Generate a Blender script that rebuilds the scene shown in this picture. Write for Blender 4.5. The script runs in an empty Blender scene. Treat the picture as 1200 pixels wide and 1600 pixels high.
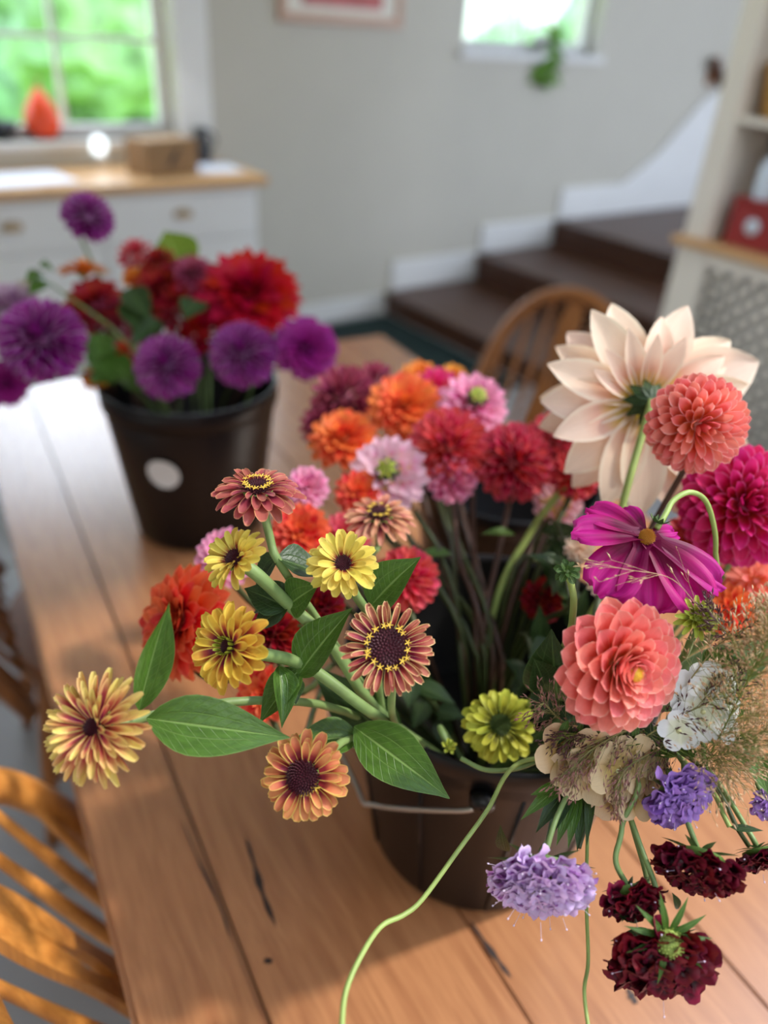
import bpy, bmesh, math, random
from math import sin, cos, pi, radians, sqrt
from mathutils import Vector, Matrix, noise
V = Vector
rnd = random.Random(7)
sc = bpy.context.scene
COL = sc.collection

# ------------------------------------------------------------------ camera
FPX = 1202.0; CAMH = 1.56; PITCH = radians(32.5); ROLL = radians(4.0); YAW = radians(52)
vdir = V((cos(YAW), sin(YAW), 0)); rgt = V((sin(YAW), -cos(YAW), 0)); UP = V((0, 0, 1))
FWD = vdir*cos(PITCH) - UP*sin(PITCH); u0 = vdir*sin(PITCH) + UP*cos(PITCH)
CX = rgt*cos(ROLL) + u0*sin(ROLL); CY = -rgt*sin(ROLL) + u0*cos(ROLL)
CAM = V((0, 0, CAMH))
cd = bpy.data.cameras.new('camera'); cam = bpy.data.objects.new('camera', cd); COL.objects.link(cam)
cd.sensor_fit = 'VERTICAL'; cd.sensor_height = 36; cd.sensor_width = 27; cd.lens = 36*FPX/1600
m = Matrix((CX, CY, -FWD)).transposed().to_4x4(); m.translation = CAM
cam.matrix_world = m; sc.camera = cam
cd.clip_start = .02; cd.clip_end = 200
cd.dof.use_dof = True; cd.dof.focus_distance = .53; cd.dof.aperture_fstop = 2.25; cd.dof.aperture_blades = 0

def W(x, y, z):            # photograph pixel + distance along the view axis -> point of the room
    return CAM + (FWD + CX*((x-600)/FPX) + CY*((800-y)/FPX))*z
def A(ax, ay, az):         # direction: right, up, towards the viewer -> room axes
    return (CX*ax + CY*ay - FWD*az).normalized()

# ------------------------------------------------------------------ world, light, exposure
def S(r, g, b):
    f = lambda c: (c/255/12.92) if c/255 <= .04045 else ((c/255+.055)/1.055)**2.4
    return (f(r), f(g), f(b), 1)
w = bpy.data.worlds.new('sky'); sc.world = w; w.use_nodes = True
nt = w.node_tree; bg = nt.nodes['Background']
tc = nt.nodes.new('ShaderNodeTexCoord'); sp = nt.nodes.new('ShaderNodeSeparateXYZ'); rp = nt.nodes.new('ShaderNodeValToRGB')
nt.links.new(tc.outputs['Generated'], sp.inputs[0]); nt.links.new(sp.outputs['Z'], rp.inputs[0]); nt.links.new(rp.outputs[0], bg.inputs[0])
rp.color_ramp.elements[0].color = (.72, .82, 1, 1); rp.color_ramp.elements[1].color = (.62, .78, 1, 1)
bg.inputs[1].default_value = 3.2

def area(name, loc, target, sx, sy, power, col):
    ld = bpy.data.lights.new(name, 'AREA'); ld.shape = 'RECTANGLE'; ld.size = sx; ld.size_y = sy
    ld.energy = power; ld.color = col
    o = bpy.data.objects.new(name, ld); COL.objects.link(o); o.location = loc
    o.rotation_euler = (V(target)-V(loc)).to_track_quat('-Z', 'Y').to_euler(); return o
area('fill_light_right', (1.9, -1.7, 2.35), (.4, .5, 1.0), .8, .9, 16, (1, .93, .82))  # added soft fill from the right; no window stands here
area('fill_light_rear', (-1.1, -1.6, 2.2), (.9, 1.6, .9), 1.6, 1.3, 26, (.9, .95, 1))  # added fill for the room's far side; the rear wall has no opening
area('window_light_sink', (1.2, 3.80, 1.75), (.6, 1.0, .8), 1.5, .9, 14, (.85, .93, 1))
sd = bpy.data.lights.new('sun', 'SUN'); sd.energy = 3.0; sd.angle = radians(3); sd.color = (1, .95, .85)
so = bpy.data.objects.new('sun', sd); COL.objects.link(so); so.rotation_euler = V((-.62, .26, -.74)).to_track_quat('-Z', 'Y').to_euler()
vs = sc.view_settings; vs.view_transform = 'Standard'; vs.look = 'None'; vs.gamma = 1; vs.exposure = 0.3
try: vs.use_curve_mapping = False
except Exception: pass

# ------------------------------------------------------------------ materials
class NT:
    def __init__(s, name):
        s.m = bpy.data.materials.new(name); s.m.use_nodes = True; s.t = s.m.node_tree
        s.b = s.t.nodes['Principled BSDF']; s.out = s.t.nodes['Material Output']
    def n(s, typ, **kw):
        o = s.t.nodes.new(typ)
        for k, v in kw.items():
            if hasattr(o, k): setattr(o, k, v)
            else: o.inputs[k].default_value = v
        return o
    def l(s, a, b): s.t.links.new(a, b)
    def ramp(s, src, stops, interp='LINEAR'):
        r = s.n('ShaderNodeValToRGB'); e = r.color_ramp.elements; r.color_ramp.interpolation = interp
        e[0].position, e[0].color = stops[0]; e[1].position, e[1].color = stops[-1]
        for p, c in stops[1:-1]:
            x = e.new(p); x.color = c
        if src is not None: s.l(src, r.inputs[0])
        return r.outputs[0]
    def math(s, op, a, b=None, clamp=False):
        o = s.n('ShaderNodeMath', operation=op); o.use_clamp = clamp
        for i, v in enumerate((a, b)):
            if v is None: continue
            if isinstance(v, (int, float)): o.inputs[i].default_value = v
            else: s.l(v, o.inputs[i])
        return o.outputs[0]
    def mix(s, f, a, b, blend='MIX'):
        o = s.n('ShaderNodeMix', data_type='RGBA', blend_type=blend)
        for i, v in ((0, f), (6, a), (7, b)):
            if isinstance(v, (int, float, tuple)): o.inputs[i].default_value = v
            else: s.l(v, o.inputs[i])
        return o.outputs[2]
    def noise(s, scale, vec=None, detail=3, sc3=None, out=0):
        o = s.n('ShaderNodeTexNoise'); o.inputs['Scale'].default_value = scale; o.inputs['Detail'].default_value = detail
        if sc3 is not None:
            mp = s.n('ShaderNodeMapping'); mp.inputs['Scale'].default_value = sc3; s.l(vec, mp.inputs[0]); vec = mp.outputs[0]
        if vec is not None: s.l(vec, o.inputs['Vector'])
        return o.outputs[out]
    def bump(s, h, strength=.3, dist=.001):
        o = s.n('ShaderNodeBump'); o.inputs['Strength'].default_value = strength; o.inputs['Distance'].default_value = dist
        s.l(h, o.inputs['Height']); s.l(o.outputs[0], s.b.inputs['Normal']); return o.outputs[0]

def plain(name, col, rough=.6, metal=0, nz=.0, nscale=40, bump=0, spec=.5):
    t = NT(name); t.b.inputs['Roughness'].default_value = rough; t.b.inputs['Metallic'].default_value = metal
    t.b.inputs['Specular IOR Level'].default_value = spec
    tcn = t.n('ShaderNodeTexCoord').outputs['Object']
    f = t.noise(nscale, tcn)
    lo = tuple(c*(1-nz) for c in col[:3])+(1,); hi = tuple(min(1, c*(1+nz)) for c in col[:3])+(1,)
    t.l(t.ramp(f, [(.3, lo), (.7, hi)]), t.b.inputs['Base Color'])
    if bump: t.bump(f, bump, .002)
    return t.m

def petal_mat(name, base, mid, tip, edge=None, under=None, var=.10, p1=.35, p2=.75, trans=.3, rough=.5, edge_w=.72, veins=.25, hue=.012):
    """colour runs along the petal (UV v), thin edge colour across (UV u)"""
    t = NT(name)
    uv = t.n('ShaderNodeUVMap').outputs[0]; s = t.n('ShaderNodeSeparateXYZ'); t.l(uv, s.inputs[0])
    u, v = s.outputs[0], s.outputs[1]
    oi = t.n('ShaderNodeObjectInfo').outputs['Random']
    sh = t.math('MULTIPLY', t.math('SUBTRACT', oi, .5), .25)
    vv = t.math('ADD', v, sh)
    c = t.ramp(vv, [(0, base), (p1, base), ((p1+p2)/2, mid), (p2, tip), (1, tip)])
    ed = t.math('ABSOLUTE', t.math('SUBTRACT', t.math('MULTIPLY', u, 2), 1))
    if edge is not None:
        ef = t.ramp(ed, [(0, (0,0,0,1)), (edge_w, (0,0,0,1)), (min(1, edge_w+.14), (1,1,1,1)), (1, (1,1,1,1))])
        e2 = t.ramp(v, [(0, (0,0,0,1)), (.93, (0,0,0,1)), (1, (.8,.8,.8,1))])
        f = t.math('MAXIMUM', ef, e2)
        c = t.mix(f, c, edge)
    if under is not None:
        c = t.mix(t.n('ShaderNodeNewGeometry').outputs['Backfacing'], c, under)
    # fine veins along the petal
    tx = t.noise(1, uv, 2, (26, 1.6, 1))
    c = t.mix(veins, c, t.ramp(tx, [(.3, (.45,.45,.45,1)), (.7, (1,1,1,1))]), 'MULTIPLY')
    hs = t.n('ShaderNodeHueSaturation')
    t.l(t.math('ADD', t.math('MULTIPLY', t.math('SUBTRACT', oi, .5), hue*2), .5), hs.inputs['Hue'])
    r2 = t.math('FRACT', t.math('MULTIPLY', oi, 17.31))
    t.l(t.math('ADD', t.math('MULTIPLY', r2, var*2), 1-var), hs.inputs['Value'])
    t.l(c, hs.inputs['Color']); c = hs.outputs[0]
    t.l(c, t.b.inputs['Base Color']); t.b.inputs['Roughness'].default_value = rough
    t.b.inputs['Specular IOR Level'].default_value = .3
    t.bump(tx, .35, .0006)
    tr = t.n('ShaderNodeBsdfTranslucent'); t.l(c, tr.inputs[0])
    mx = t.n('ShaderNodeMixShader'); mx.inputs[0].default_value = trans
    t.l(t.b.outputs[0], mx.inputs[1]); t.l(tr.outputs[0], mx.inputs[2]); t.l(mx.outputs[0], t.out.inputs[0])
    return t.m

def leaf_mat(name, top, under, vein, trans=.25, rough=.38):
    t = NT(name)
    uv = t.n('ShaderNodeUVMap').outputs[0]; s = t.n('ShaderNodeSeparateXYZ'); t.l(uv, s.inputs[0])
    u, v = s.outputs[0], s.outputs[1]
    d = t.math('ABSOLUTE', t.math('SUBTRACT', u, .5))
    mid = t.ramp(d, [(0, (1,1,1,1)), (.012, (1,1,1,1)), (.03, (0,0,0,1)), (1, (0,0,0,1))])
    # three parallel nerves
    d2 = t.math('ABSOLUTE', t.math('SUBTRACT', d, .2)); n2 = t.ramp(d2, [(0, (.5,.5,.5,1)), (.015, (0,0,0,1)), (1, (0,0,0,1))])
    ph = t.math('SINE', t.math('MULTIPLY', t.math('SUBTRACT', v, t.math('MULTIPLY', d, .5)), 75))
    side = t.ramp(ph, [(0, (0,0,0,1)), (.93, (0,0,0,1)), (1, (.30,.30,.30,1))])
    f = t.math('MAXIMUM', t.math('MAXIMUM', mid, n2), side)
    nz = t.noise(9, uv, 4)
    c = t.mix(.5, top, t.ramp(nz, [(.3, tuple(x*.55 for x in top[:3])+(1,)), (.7, tuple(min(1, x*1.35) for x in top[:3])+(1,))]))
    c = t.mix(f, c, vein)
    ef = t.ramp(d, [(0, (0,0,0,1)), (.475, (0,0,0,1)), (.495, (.6,.6,.6,1)), (1, (.6,.6,.6,1))]); c = t.mix(ef, c, vein)
    c = t.mix(t.n('ShaderNodeNewGeometry').outputs['Backfacing'], c, under)
    t.l(c, t.b.inputs['Base Color']); t.b.inputs['Roughness'].default_value = rough
    t.bump(t.math('SUBTRACT', nz, f), .5, .0012)
    tr = t.n('ShaderNodeBsdfTranslucent'); t.l(c, tr.inputs[0])
    mx = t.n('ShaderNodeMixShader'); mx.inputs[0].default_value = trans
    t.l(t.b.outputs[0], mx.inputs[1]); t.l(tr.outputs[0], mx.inputs[2]); t.l(mx.outputs[0], t.out.inputs[0])
    return t.m

def wood(name, c0, c1, dark, rough=.38, scale=1.0, axis='Y', knots=True):
    t = NT(name); o = t.n('ShaderNodeTexCoord').outputs['Object']
    oi = t.n('ShaderNodeObjectInfo').outputs['Random']
    cb = t.n('ShaderNodeCombineXYZ'); 
    for i in range(3): t.l(t.math('MULTIPLY', oi, 7.0+3*i), cb.inputs[i])
    ad = t.n('ShaderNodeVectorMath', operation='ADD'); t.l(o, ad.inputs[0]); t.l(cb.outputs[0], ad.inputs[1]); p = ad.outputs[0]
    st = {'X': (1, 14, 14), 'Y': (14, 1, 14), 'Z': (14, 14, 1)}[axis]
    warp = t.noise(2.2*scale, p, 2, None, 1)
    mx = t.n('ShaderNodeVectorMath', operation='MULTIPLY'); t.l(warp, mx.inputs[0]); mx.inputs[1].default_value = (.05, .05, .05)
    a2 = t.n('ShaderNodeVectorMath', operation='ADD'); t.l(p, a2.inputs[0]); t.l(mx.outputs[0], a2.inputs[1])
    g = t.noise(3.2*scale, a2.outputs[0], 5, st)
    fine = t.noise(16*scale, a2.outputs[0], 3, st)
    c = t.ramp(g, [(.25, c0), (.5, c1), (.62, tuple((a+b)/2 for a, b in zip(c0, c1))), (.8, c0)])
    c = t.mix(.35, c, t.ramp(fine, [(.3, (.55,.5,.45,1)), (.6, (1,1,1,1))]), 'MULTIPLY')
    if knots:
        k = t.n('ShaderNodeTexVoronoi'); k.inputs['Scale'].default_value = 5.2*scale
        mp = t.n('ShaderNodeMapping'); mp.inputs['Scale'].default_value = {'X': (.45, 1, 1), 'Y': (1, .45, 1), 'Z': (1, 1, .45)}[axis]
        t.l(a2.outputs[0], mp.inputs[0]); t.l(mp.outputs[0], k.inputs['Vector'])
        kf = t.ramp(k.outputs['Distance'], [(0, (1,1,1,1)), (.045, (.9,.9,.9,1)), (.11, (0,0,0,1)), (1, (0,0,0,1))])
        c = t.mix(kf, c, dark)
        big = t.noise(1.3*scale, p, 2, (2.6, .5, 1))
        c = t.mix(t.ramp(big, [(.66, (0,0,0,1)), (.74, (.75,.75,.75,1))]), c, dark)
    t.l(c, t.b.inputs['Base Color']); t.b.inputs['Roughness'].default_value = rough
    t.bump(fine, .25, .0006)
    return t.m

# ------------------------------------------------------------------ object helpers
def mk(name, verts, faces, uvs=None, smooth=True):
    me = bpy.data.meshes.new(name); me.from_pydata(verts, [], faces)
    if uvs is not None:
        l = me.uv_layers.new(name='UVMap')
        for lp in me.loops: l.data[lp.index].uv = uvs[lp.vertex_index]
    if smooth: me.polygons.foreach_set('use_smooth', [True]*len(me.polygons))
    me.update(); return me
def part(name, me, mat, parent=None, M=None, kind=None, label=None):
    o = bpy.data.objects.new(name, me); COL.objects.link(o)
    if mat is not None and len(me.materials) == 0: me.materials.append(mat)
    elif mat is not None and me.materials[0] != mat:
        o.material_slots[0].link = 'OBJECT'; o.material_slots[0].material = mat
    M = M or Matrix.Identity(4)
    if parent is not None:
        o.parent = parent
        o.matrix_parent_inverse = Matrix.Identity(4)
        o.matrix_local = Matrix.Translation(-V(parent.get('base', (0,0,0)))) @ M
    else: o.matrix_world = M
    if kind: o['kind'] = kind
    if label: o['label'] = label
    return o
def thing(name, label, cat, base=(0,0,0), group=None, local=False, rz=0):
    """Empty at the base. local=False: children are given in room coordinates."""
    o = bpy.data.objects.new(name, None); COL.objects.link(o); o.location = base; o.rotation_euler = (0, 0, rz)
    o['base'] = (0., 0., 0.) if local else tuple(float(x) for x in base)
    o['label'] = label; o['category'] = cat; o.empty_display_size = .02
    if group: o['group'] = group
    return o
def tagged(o, label, cat, group=None):
    o['label'] = label; o['category'] = cat
    if group: o['group'] = group
    return o
def boxmesh(name, lo, hi, bev=0, seg=1):
    bm = bmesh.new(); bmesh.ops.create_cube(bm, size=1)
    c = (V(lo)+V(hi))/2; d = V(hi)-V(lo)
    for v in bm.verts: v.co = V((v.co.x*d.x, v.co.y*d.y, v.co.z*d.z))+c
    if bev: bmesh.ops.bevel(bm, geom=list(bm.edges), offset=bev, segments=seg, affect='EDGES', profile=.5)
    me = bpy.data.meshes.new(name); bm.to_mesh(me); bm.free(); return me
def struct(name, lo, hi, mat, bev=0, parent=None):
    o = part(name, boxmesh(name, lo, hi, bev, 2), mat, parent)
    if parent is None: o['kind'] = 'structure'
    return o
def spline(pts, n):
    """Catmull-Rom through pts -> n+1 points"""
    P = [V(p) for p in pts]; P = [P[0]*2-P[1]] + P + [P[-1]*2-P[-2]]
    k = len(P)-3; out = []
    for i in range(n+1):
        t = i/n*k; j = min(int(t), k-1); t -= j
        a, b, c, d = P[j:j+4]
        out.append(.5*((2*b)+(c-a)*t+(2*a-5*b+4*c-d)*t*t+(3*b-a-3*c+d)*t**3))
    return out
def tube_data(pts, rad, sides=6, cap=True, verts=None, faces=None, flat=1.0, ref=None):
    verts = [] if verts is None else verts; faces = [] if faces is None else faces
    n = len(pts); base = len(verts); nrm = None
    for i, p in enumerate(pts):
        tg = (pts[min(i+1, n-1)]-pts[max(i-1, 0)])
        tg = tg.normalized() if tg.length > 1e-9 else V((0,0,1))
        if nrm is None:
            nrm = (ref if ref is not None else (V((0,0,1)) if abs(tg.z) < .9 else V((1,0,0))))
        nrm = (nrm - tg*nrm.dot(tg)); nrm = nrm.normalized() if nrm.length > 1e-9 else tg.orthogonal().normalized()
        bn = tg.cross(nrm); r = rad(i/(n-1)) if callable(rad) else rad
        for s in range(sides):
            a = 2*pi*s/sides; verts.append(p+nrm*(cos(a)*r)+bn*(sin(a)*r*flat))
    for i in range(n-1):
        for s in range(sides):
            a = base+i*sides+s; b = base+i*sides+(s+1) % sides
            faces.append((a, b, b+sides, a+sides))
    if cap:
        faces.append(tuple(base+s for s in range(sides))[::-1]); faces.append(tuple(base+(n-1)*sides+s for s in range(sides)))
    return verts, faces
def tube(name, pts, rad, sides=8, n=None, flat=1.0, ref=None):
    if n: pts = spline(pts, n)
    v, f = tube_data([V(p) for p in pts], rad, sides, True, None, None, flat, ref); return mk(name, v, f)
def lathe(name, prof, n=48, smooth=True):
    vs_, fs = [], []
    for r, z in prof:
        for i in range(n): vs_.append((r*cos(2*pi*i/n), r*sin(2*pi*i/n), z))
    for j in range(len(prof)-1):
        for i in range(n):
            a = j*n+i; b = j*n+(i+1) % n; fs.append((a, b, b+n, a+n))
    if prof[0][0] > 1e-6 and prof[-1][0] > 1e-6: pass
    return mk(name, vs_, fs, None, smooth)
def frame(y, z, loc, s=(1,1,1)):
    """matrix whose +Y is y and whose +Z is near z"""
    y = y.normalized(); z = (z-y*z.dot(y)); z = z.normalized() if z.length > 1e-6 else y.orthogonal().normalized(); x = y.cross(z)
    M = Matrix((x*s[0], y*s[1], z*s[2])).transposed().to_4x4(); M.translation = loc; return M

# ------------------------------------------------------------------ room materials
M_wall = plain('wall_paint', S(200,195,183), .85, nz=.02, nscale=3)
M_white = plain('white_paint', S(232,231,229), .5, nz=.02, nscale=5)
M_cream = plain('cream_paint', S(232,222,206), .5, nz=.03, nscale=5)
M_ceil = plain('ceiling_paint', S(225,223,218), .9)
M_floor = plain('floor_tile', S(158,158,162), .5, nz=.08, nscale=4)
M_grout = plain('grout', S(120,118,118), .9)
M_rug = plain('rug', S(12,40,42), .95, nz=.3, nscale=60, bump=.5)
M_pine = wood('table_pine', S(154,100,66), S(180,124,84), S(72,40,26), .27)
_b = M_pine.node_tree.nodes['Principled BSDF'].inputs; _b['Coat Weight'].default_value = .5; _b['Coat Roughness'].default_value = .22; _b['Coat IOR'].default_value = 1.6
M_pinelight = wood('worktop_pine', S(200,150,100), S(222,176,124), S(120,70,40), .3, axis='X', knots=False)
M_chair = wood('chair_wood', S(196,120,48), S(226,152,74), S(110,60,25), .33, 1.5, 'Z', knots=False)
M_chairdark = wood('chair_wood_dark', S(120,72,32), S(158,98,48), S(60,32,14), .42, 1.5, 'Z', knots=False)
M_stair = wood('stair_wood', S(58,34,22), S(92,56,38), S(30,16,10), .4, 1, 'Y', knots=False)
M_brass = plain('brass', S(170,145,110), .35, .9)
M_blackpl = plain('black_plastic', S(15,15,19), .36, nz=.15, nscale=18, bump=.05, spec=.3)
M_blackin = plain('black_plastic_inside', S(14,13,15), .5, nz=.15, nscale=18)
M_steel = plain('wire_steel', S(178,172,166), .35, .75)
M_glass = NT('glass'); 
def mkglass():
    t = M_glass; g = t.n('ShaderNodeBsdfTransparent'); gl = t.n('ShaderNodeBsdfGlossy'); gl.inputs['Roughness'].default_value = .02
    fr = t.n('ShaderNodeFresnel'); mx = t.n('ShaderNodeMixShader'); bf = t.n('ShaderNodeNewGeometry').outputs['Backfacing']; t.l(t.math('MULTIPLY', fr.outputs[0], t.math('SUBTRACT', 1, bf)), mx.inputs[0])
    t.l(g.outputs[0], mx.inputs[1]); t.l(gl.outputs[0], mx.inputs[2]); t.l(mx.outputs[0], t.out.inputs[0])
mkglass(); M_glass = M_glass.m
M_lawn = plain('lawn', S(178,215,84), .9, nz=.25, nscale=2)
M_hedge = plain('hedge_green', S(92,138,92), .9, nz=.45, nscale=3)
M_hedge2 = plain('hedge_light', S(140,176,128), .9, nz=.45, nscale=3)

# ------------------------------------------------------------------ room shell
WY = 3.87; WT = .22; HC = 2.62
def wall_with_holes(name, x0, x1, z0, z1, holes):
    bm = bmesh.new()
    xs = sorted({x0, x1, *[h[0] for h in holes], *[h[1] for h in holes]}); zs = sorted({z0, z1, *[h[2] for h in holes], *[h[3] for h in holes]})
    vv, ff = [], []
    for i in range(len(xs)-1):
        for j in range(len(zs)-1):
            cx, cz = (xs[i]+xs[i+1])/2, (zs[j]+zs[j+1])/2
            if any(h[0] < cx < h[1] and h[2] < cz < h[3] for h in holes): continue
            b = len(vv)
            for y in (WY, WY+WT):
                vv += [(xs[i], y, zs[j]), (xs[i+1], y, zs[j]), (xs[i+1], y, zs[j+1]), (xs[i], y, zs[j+1])]
            ff += [(b, b+1, b+2, b+3), (b+7, b+6, b+5, b+4), (b, b+4, b+5, b+1), (b+1, b+5, b+6, b+2), (b+2, b+6, b+7, b+3), (b+3, b+7, b+4, b)]
    o = part(name, mk(name, vv, ff, None, False), M_wall); o['kind'] = 'structure'; return o
wall_with_holes('wall_back', -1.5, 7.5, 0, HC, [(.15, 1.62, 1.03, 2.42), (3.36, 4.50, 1.45, 2.25)])
struct('wall_left', (-1.62, -2.3, 0), (-1.5, WY+WT, HC), M_wall)
struct('wall_right', (7.5, 1.9, 0), (7.62, WY+WT, HC), M_wall)
struct('wall_front', (-1.62, -2.42, 0), (3.22, -2.3, HC), M_wall)
struct('wall_behind_dresser', (3.12, -2.3, 0), (3.22, 1.90, HC), M_wall)
ce = bpy.data.objects.new('ceiling', None); COL.objects.link(ce); ce['kind'] = 'structure'
for lo, hi in (((-1.62, .35), (7.62, WY+WT)), ((-1.62, -2.42), (.2, .35)), ((2.9, -2.42), (7.62, .35)), ((.2, -2.42), (2.9, -1.3))):   # unseen gap shaped to let sun and sky onto the table's near end
    part('ceiling_panel', boxmesh('ceiling_panel', (*lo, HC), (*hi, HC+.12)), M_ceil, ce)
fl = thing('floor', 'x', 'x', (0,0,0), local=True)
for k in ('label', 'category'): del fl[k]
fl['kind'] = 'structure'
part('floor_bed', boxmesh('floor_bed', (-1.62, -3, -.06), (7.6, WY+WT, -.006)), M_grout, fl)
tm = boxmesh('tile', (.004, .004, -.008), (.396, .596, 0), .003)
for i in range(-3, 12):
    for j in range(-3, 7):
        x, y = i*.4-.1, j*.6-.1
        if x < -1.6 or x > 4.4 or y < -1.5 or y > 3.5: continue
        part('tile', tm, M_floor, fl, Matrix.Translation((x, y, 0)))
struct('baseboard_back', (1.84, WY-.018, 0), (2.94, WY, .12), M_white, .003)

# window 1 with frame, bars, panes, sill
def window(name, x0, x1, z0, z1, bars_x, bars_z, fw=.05):
    wn = thing(name, 'x', 'x', ((x0+x1)/2, WY, z0), local=False)
    for k in ('label', 'category'): del wn[k]
    wn['kind'] = 'structure'
    y0, y1 = WY+.10, WY+.15
    for lo, hi in (((x0, y0, z0), (x1, y1, z0+fw)), ((x0, y0, z1-fw), (x1, y1, z1)), ((x0, y0, z0+fw), (x0+fw, y1, z1-fw)), ((x1-fw, y0, z0+fw), (x1, y1, z1-fw))):
        part('window_frame', boxmesh('window_frame', lo, hi, .004), M_white, wn)
    for bx in bars_x: part('glazing_bar', boxmesh('glazing_bar', (bx-.011, y0+.01, z0+fw), (bx+.011, y1-.01, z1-fw)), M_white, wn)
    for bz in bars_z: part('glazing_bar', boxmesh('glazing_bar', (x0+fw, y0+.012, bz-.011), (x1-fw, y1-.012, bz+.011)), M_white, wn)
    xs = [x0+fw]+list(bars_x)+[x1-fw]; zs = [z0+fw]+list(bars_z)+[z1-fw]
    for i in range(len(xs)-1):
        for j in range(len(zs)-1):
            part('pane', boxmesh('pane', (xs[i], y0+.02, zs[j]), (xs[i+1], y0+.024, zs[j+1])), M_glass, wn)
    return wn
w1 = window('window_1', .15, 1.62, 1.03, 2.42, [.64, 1.13], [1.42, 1.91])
part('window_sill', boxmesh('window_sill', (.10, WY-.03, 1.0), (1.68, WY+.10, 1.03), .005), M_white, w1)
for lo, hi in (((1.62, WY-.02, 1.03), (1.79, WY-.001, 2.52)), ((-.02, WY-.02, 1.03), (.15, WY-.001, 2.52)), ((.15, WY-.02, 2.42), (1.62, WY-.001, 2.52))):
    part('architrave', boxmesh('architrave', lo, hi, .006), M_white, w1)
w2 = window('window_2', 3.36, 4.50, 1.45, 2.25, [3.92], [])
part('window_sill', boxmesh('window_sill', (3.32, WY-.04, 1.41), (4.54, WY+.10, 1.45), .005), M_white, w2)

# outside: lawn and greenery
o = part('lawn_ground', mk('lawn_ground', [(-30, WY+.25, -.2), (40, WY+.25, -.2), (40, 60, .9), (-30, 60, .9)], [(0,1,2,3)], None, False), M_lawn); o['kind'] = 'structure'
def bush(name, label, loc, s, mat, seed, cat='tree'):
    bm = bmesh.new(); bmesh.ops.create_icosphere(bm, subdivisions=4, radius=1)
    for v in bm.verts:
        n = noise.noise(v.co*1.7+V((seed, 0, 0)))*.35+noise.noise(v.co*5+V((0, seed, 0)))*.22
        v.co = V((v.co.x*s[0], v.co.y*s[1], v.co.z*s[2]))*(1+n)
    me = bpy.data.meshes.new(name); bm.to_mesh(me); bm.free()
    t = thing(name, label, cat, loc, local=True)
    part('foliage', me, mat, t, Matrix.Translation((0, 0, s[2]*.9)), 'stuff')
    part('trunk', tube('trunk', [(0,0,-.3), (0,0,s[2]*.8)], .12, 8), M_stair, t)
bush('garden_tree', 'mid green tree beyond the lawn at the left edge of the sash window', (.6, 11, -.2), (1.8, 1.2, 1.5), M_hedge, 3)
bush('garden_tree', 'pale green tree seen through the middle of the window above the counter', (4.6, 14, -.2), (1.9, 1.4, 1.7), M_hedge2, 9)
bush('garden_tree', 'darker green tree beyond the lawn near the right jamb of the counter window', (9.6, 16, -.2), (1.8, 1.3, 1.6), M_hedge, 15)
bush('garden_shrub', 'leafy green shrub outside the small high window', (8.3, 8.6, -.2), (.9, .6, .98), M_hedge2, 21, 'shrub')
bush('garden_tree', 'loose green branches hanging in the right pane of the small window', (9.9, 8.6, .75), (.55, .5, .8), M_hedge2, 31, 'tree')
bush('garden_shrub', 'darker shrub outside the small window beside the leafy one', (12.4, 9.4, -.2), (.7, .5, .9), M_hedge, 27, 'shrub')

tagged(part('garden_wall', boxmesh('garden_wall', (5.5, 10.6, -.2), (16, 10.8, 2.2), .02), plain('white_render', S(244,244,240), .8)), 'sunlit white garden wall outside the small window', 'wall')
# stairs with stepped white skirting
st = thing('trim_1', 'x', 'x', (2.9, 3.0, 0)); st['kind'] = 'structure'
for k in ('label', 'category'): del st[k]
for i, (x0, z) in enumerate(((2.88, .13), (3.62, .29), (4.32, .45))):
    part('riser', boxmesh('riser', (x0+.02, 1.95, z-.16), (x0+.04, WY-.03, z-.025)), M_stair, st)
    part('tread', boxmesh('tread', (x0, 1.93, z-.025), (x0+.78 if i < 2 else 7.4, WY-.025, z), .006), M_stair, st)
for x0, x1, za, zb in ((2.94, 3.74, .13, .31), (3.66, 4.45, .29, .47), (4.37, 7.4, .45, .66)):
    part('skirting', boxmesh('skirting', (x0, WY-.024, za), (x1, WY-.001, zb), .003), M_white, st)
pm = mk('string_panel', [(5.0, WY-.03, .66), (7.4, WY-.03, .66), (7.4, WY-.03, 1.75), (5.75, WY-.03, 1.2), (5.35, WY-.03, .85),
                   (5.0, WY-.001, .66), (7.4, WY-.001, .66), (7.4, WY-.001, 1.75), (5.75, WY-.001, 1.2), (5.35, WY-.001, .85)],
        [(0,1,2,3,4), (9,8,7,6,5), (0,5,6,1), (1,6,7,2), (2,7,8,3), (3,8,9,4), (4,9,5,0)], None, False)
part('string_panel', pm, M_white, st)
hk = thing('handrail_bracket', 'small dark brown wooden handrail end on the wall above the stairs', 'handrail', (5.76, WY-.03, 1.36))
part('rail', tube('rail', [(5.70, WY-.05, 1.46), (5.78, WY-.07, 1.40), (5.86, WY-.07, 1.30)], .03, 10, 10), M_stair, hk)
part('back_plate', boxmesh('back_plate', (5.74, WY-.03, 1.30), (5.84, WY-.001, 1.48), .006), M_chairdark, hk)

# rug
tagged(part('rug', boxmesh('rug', (1.9, 2.55, 0), (2.86, 3.78, .014), .005), M_rug), 'dark green rug on the floor at the foot of the stairs', 'rug')

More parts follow.
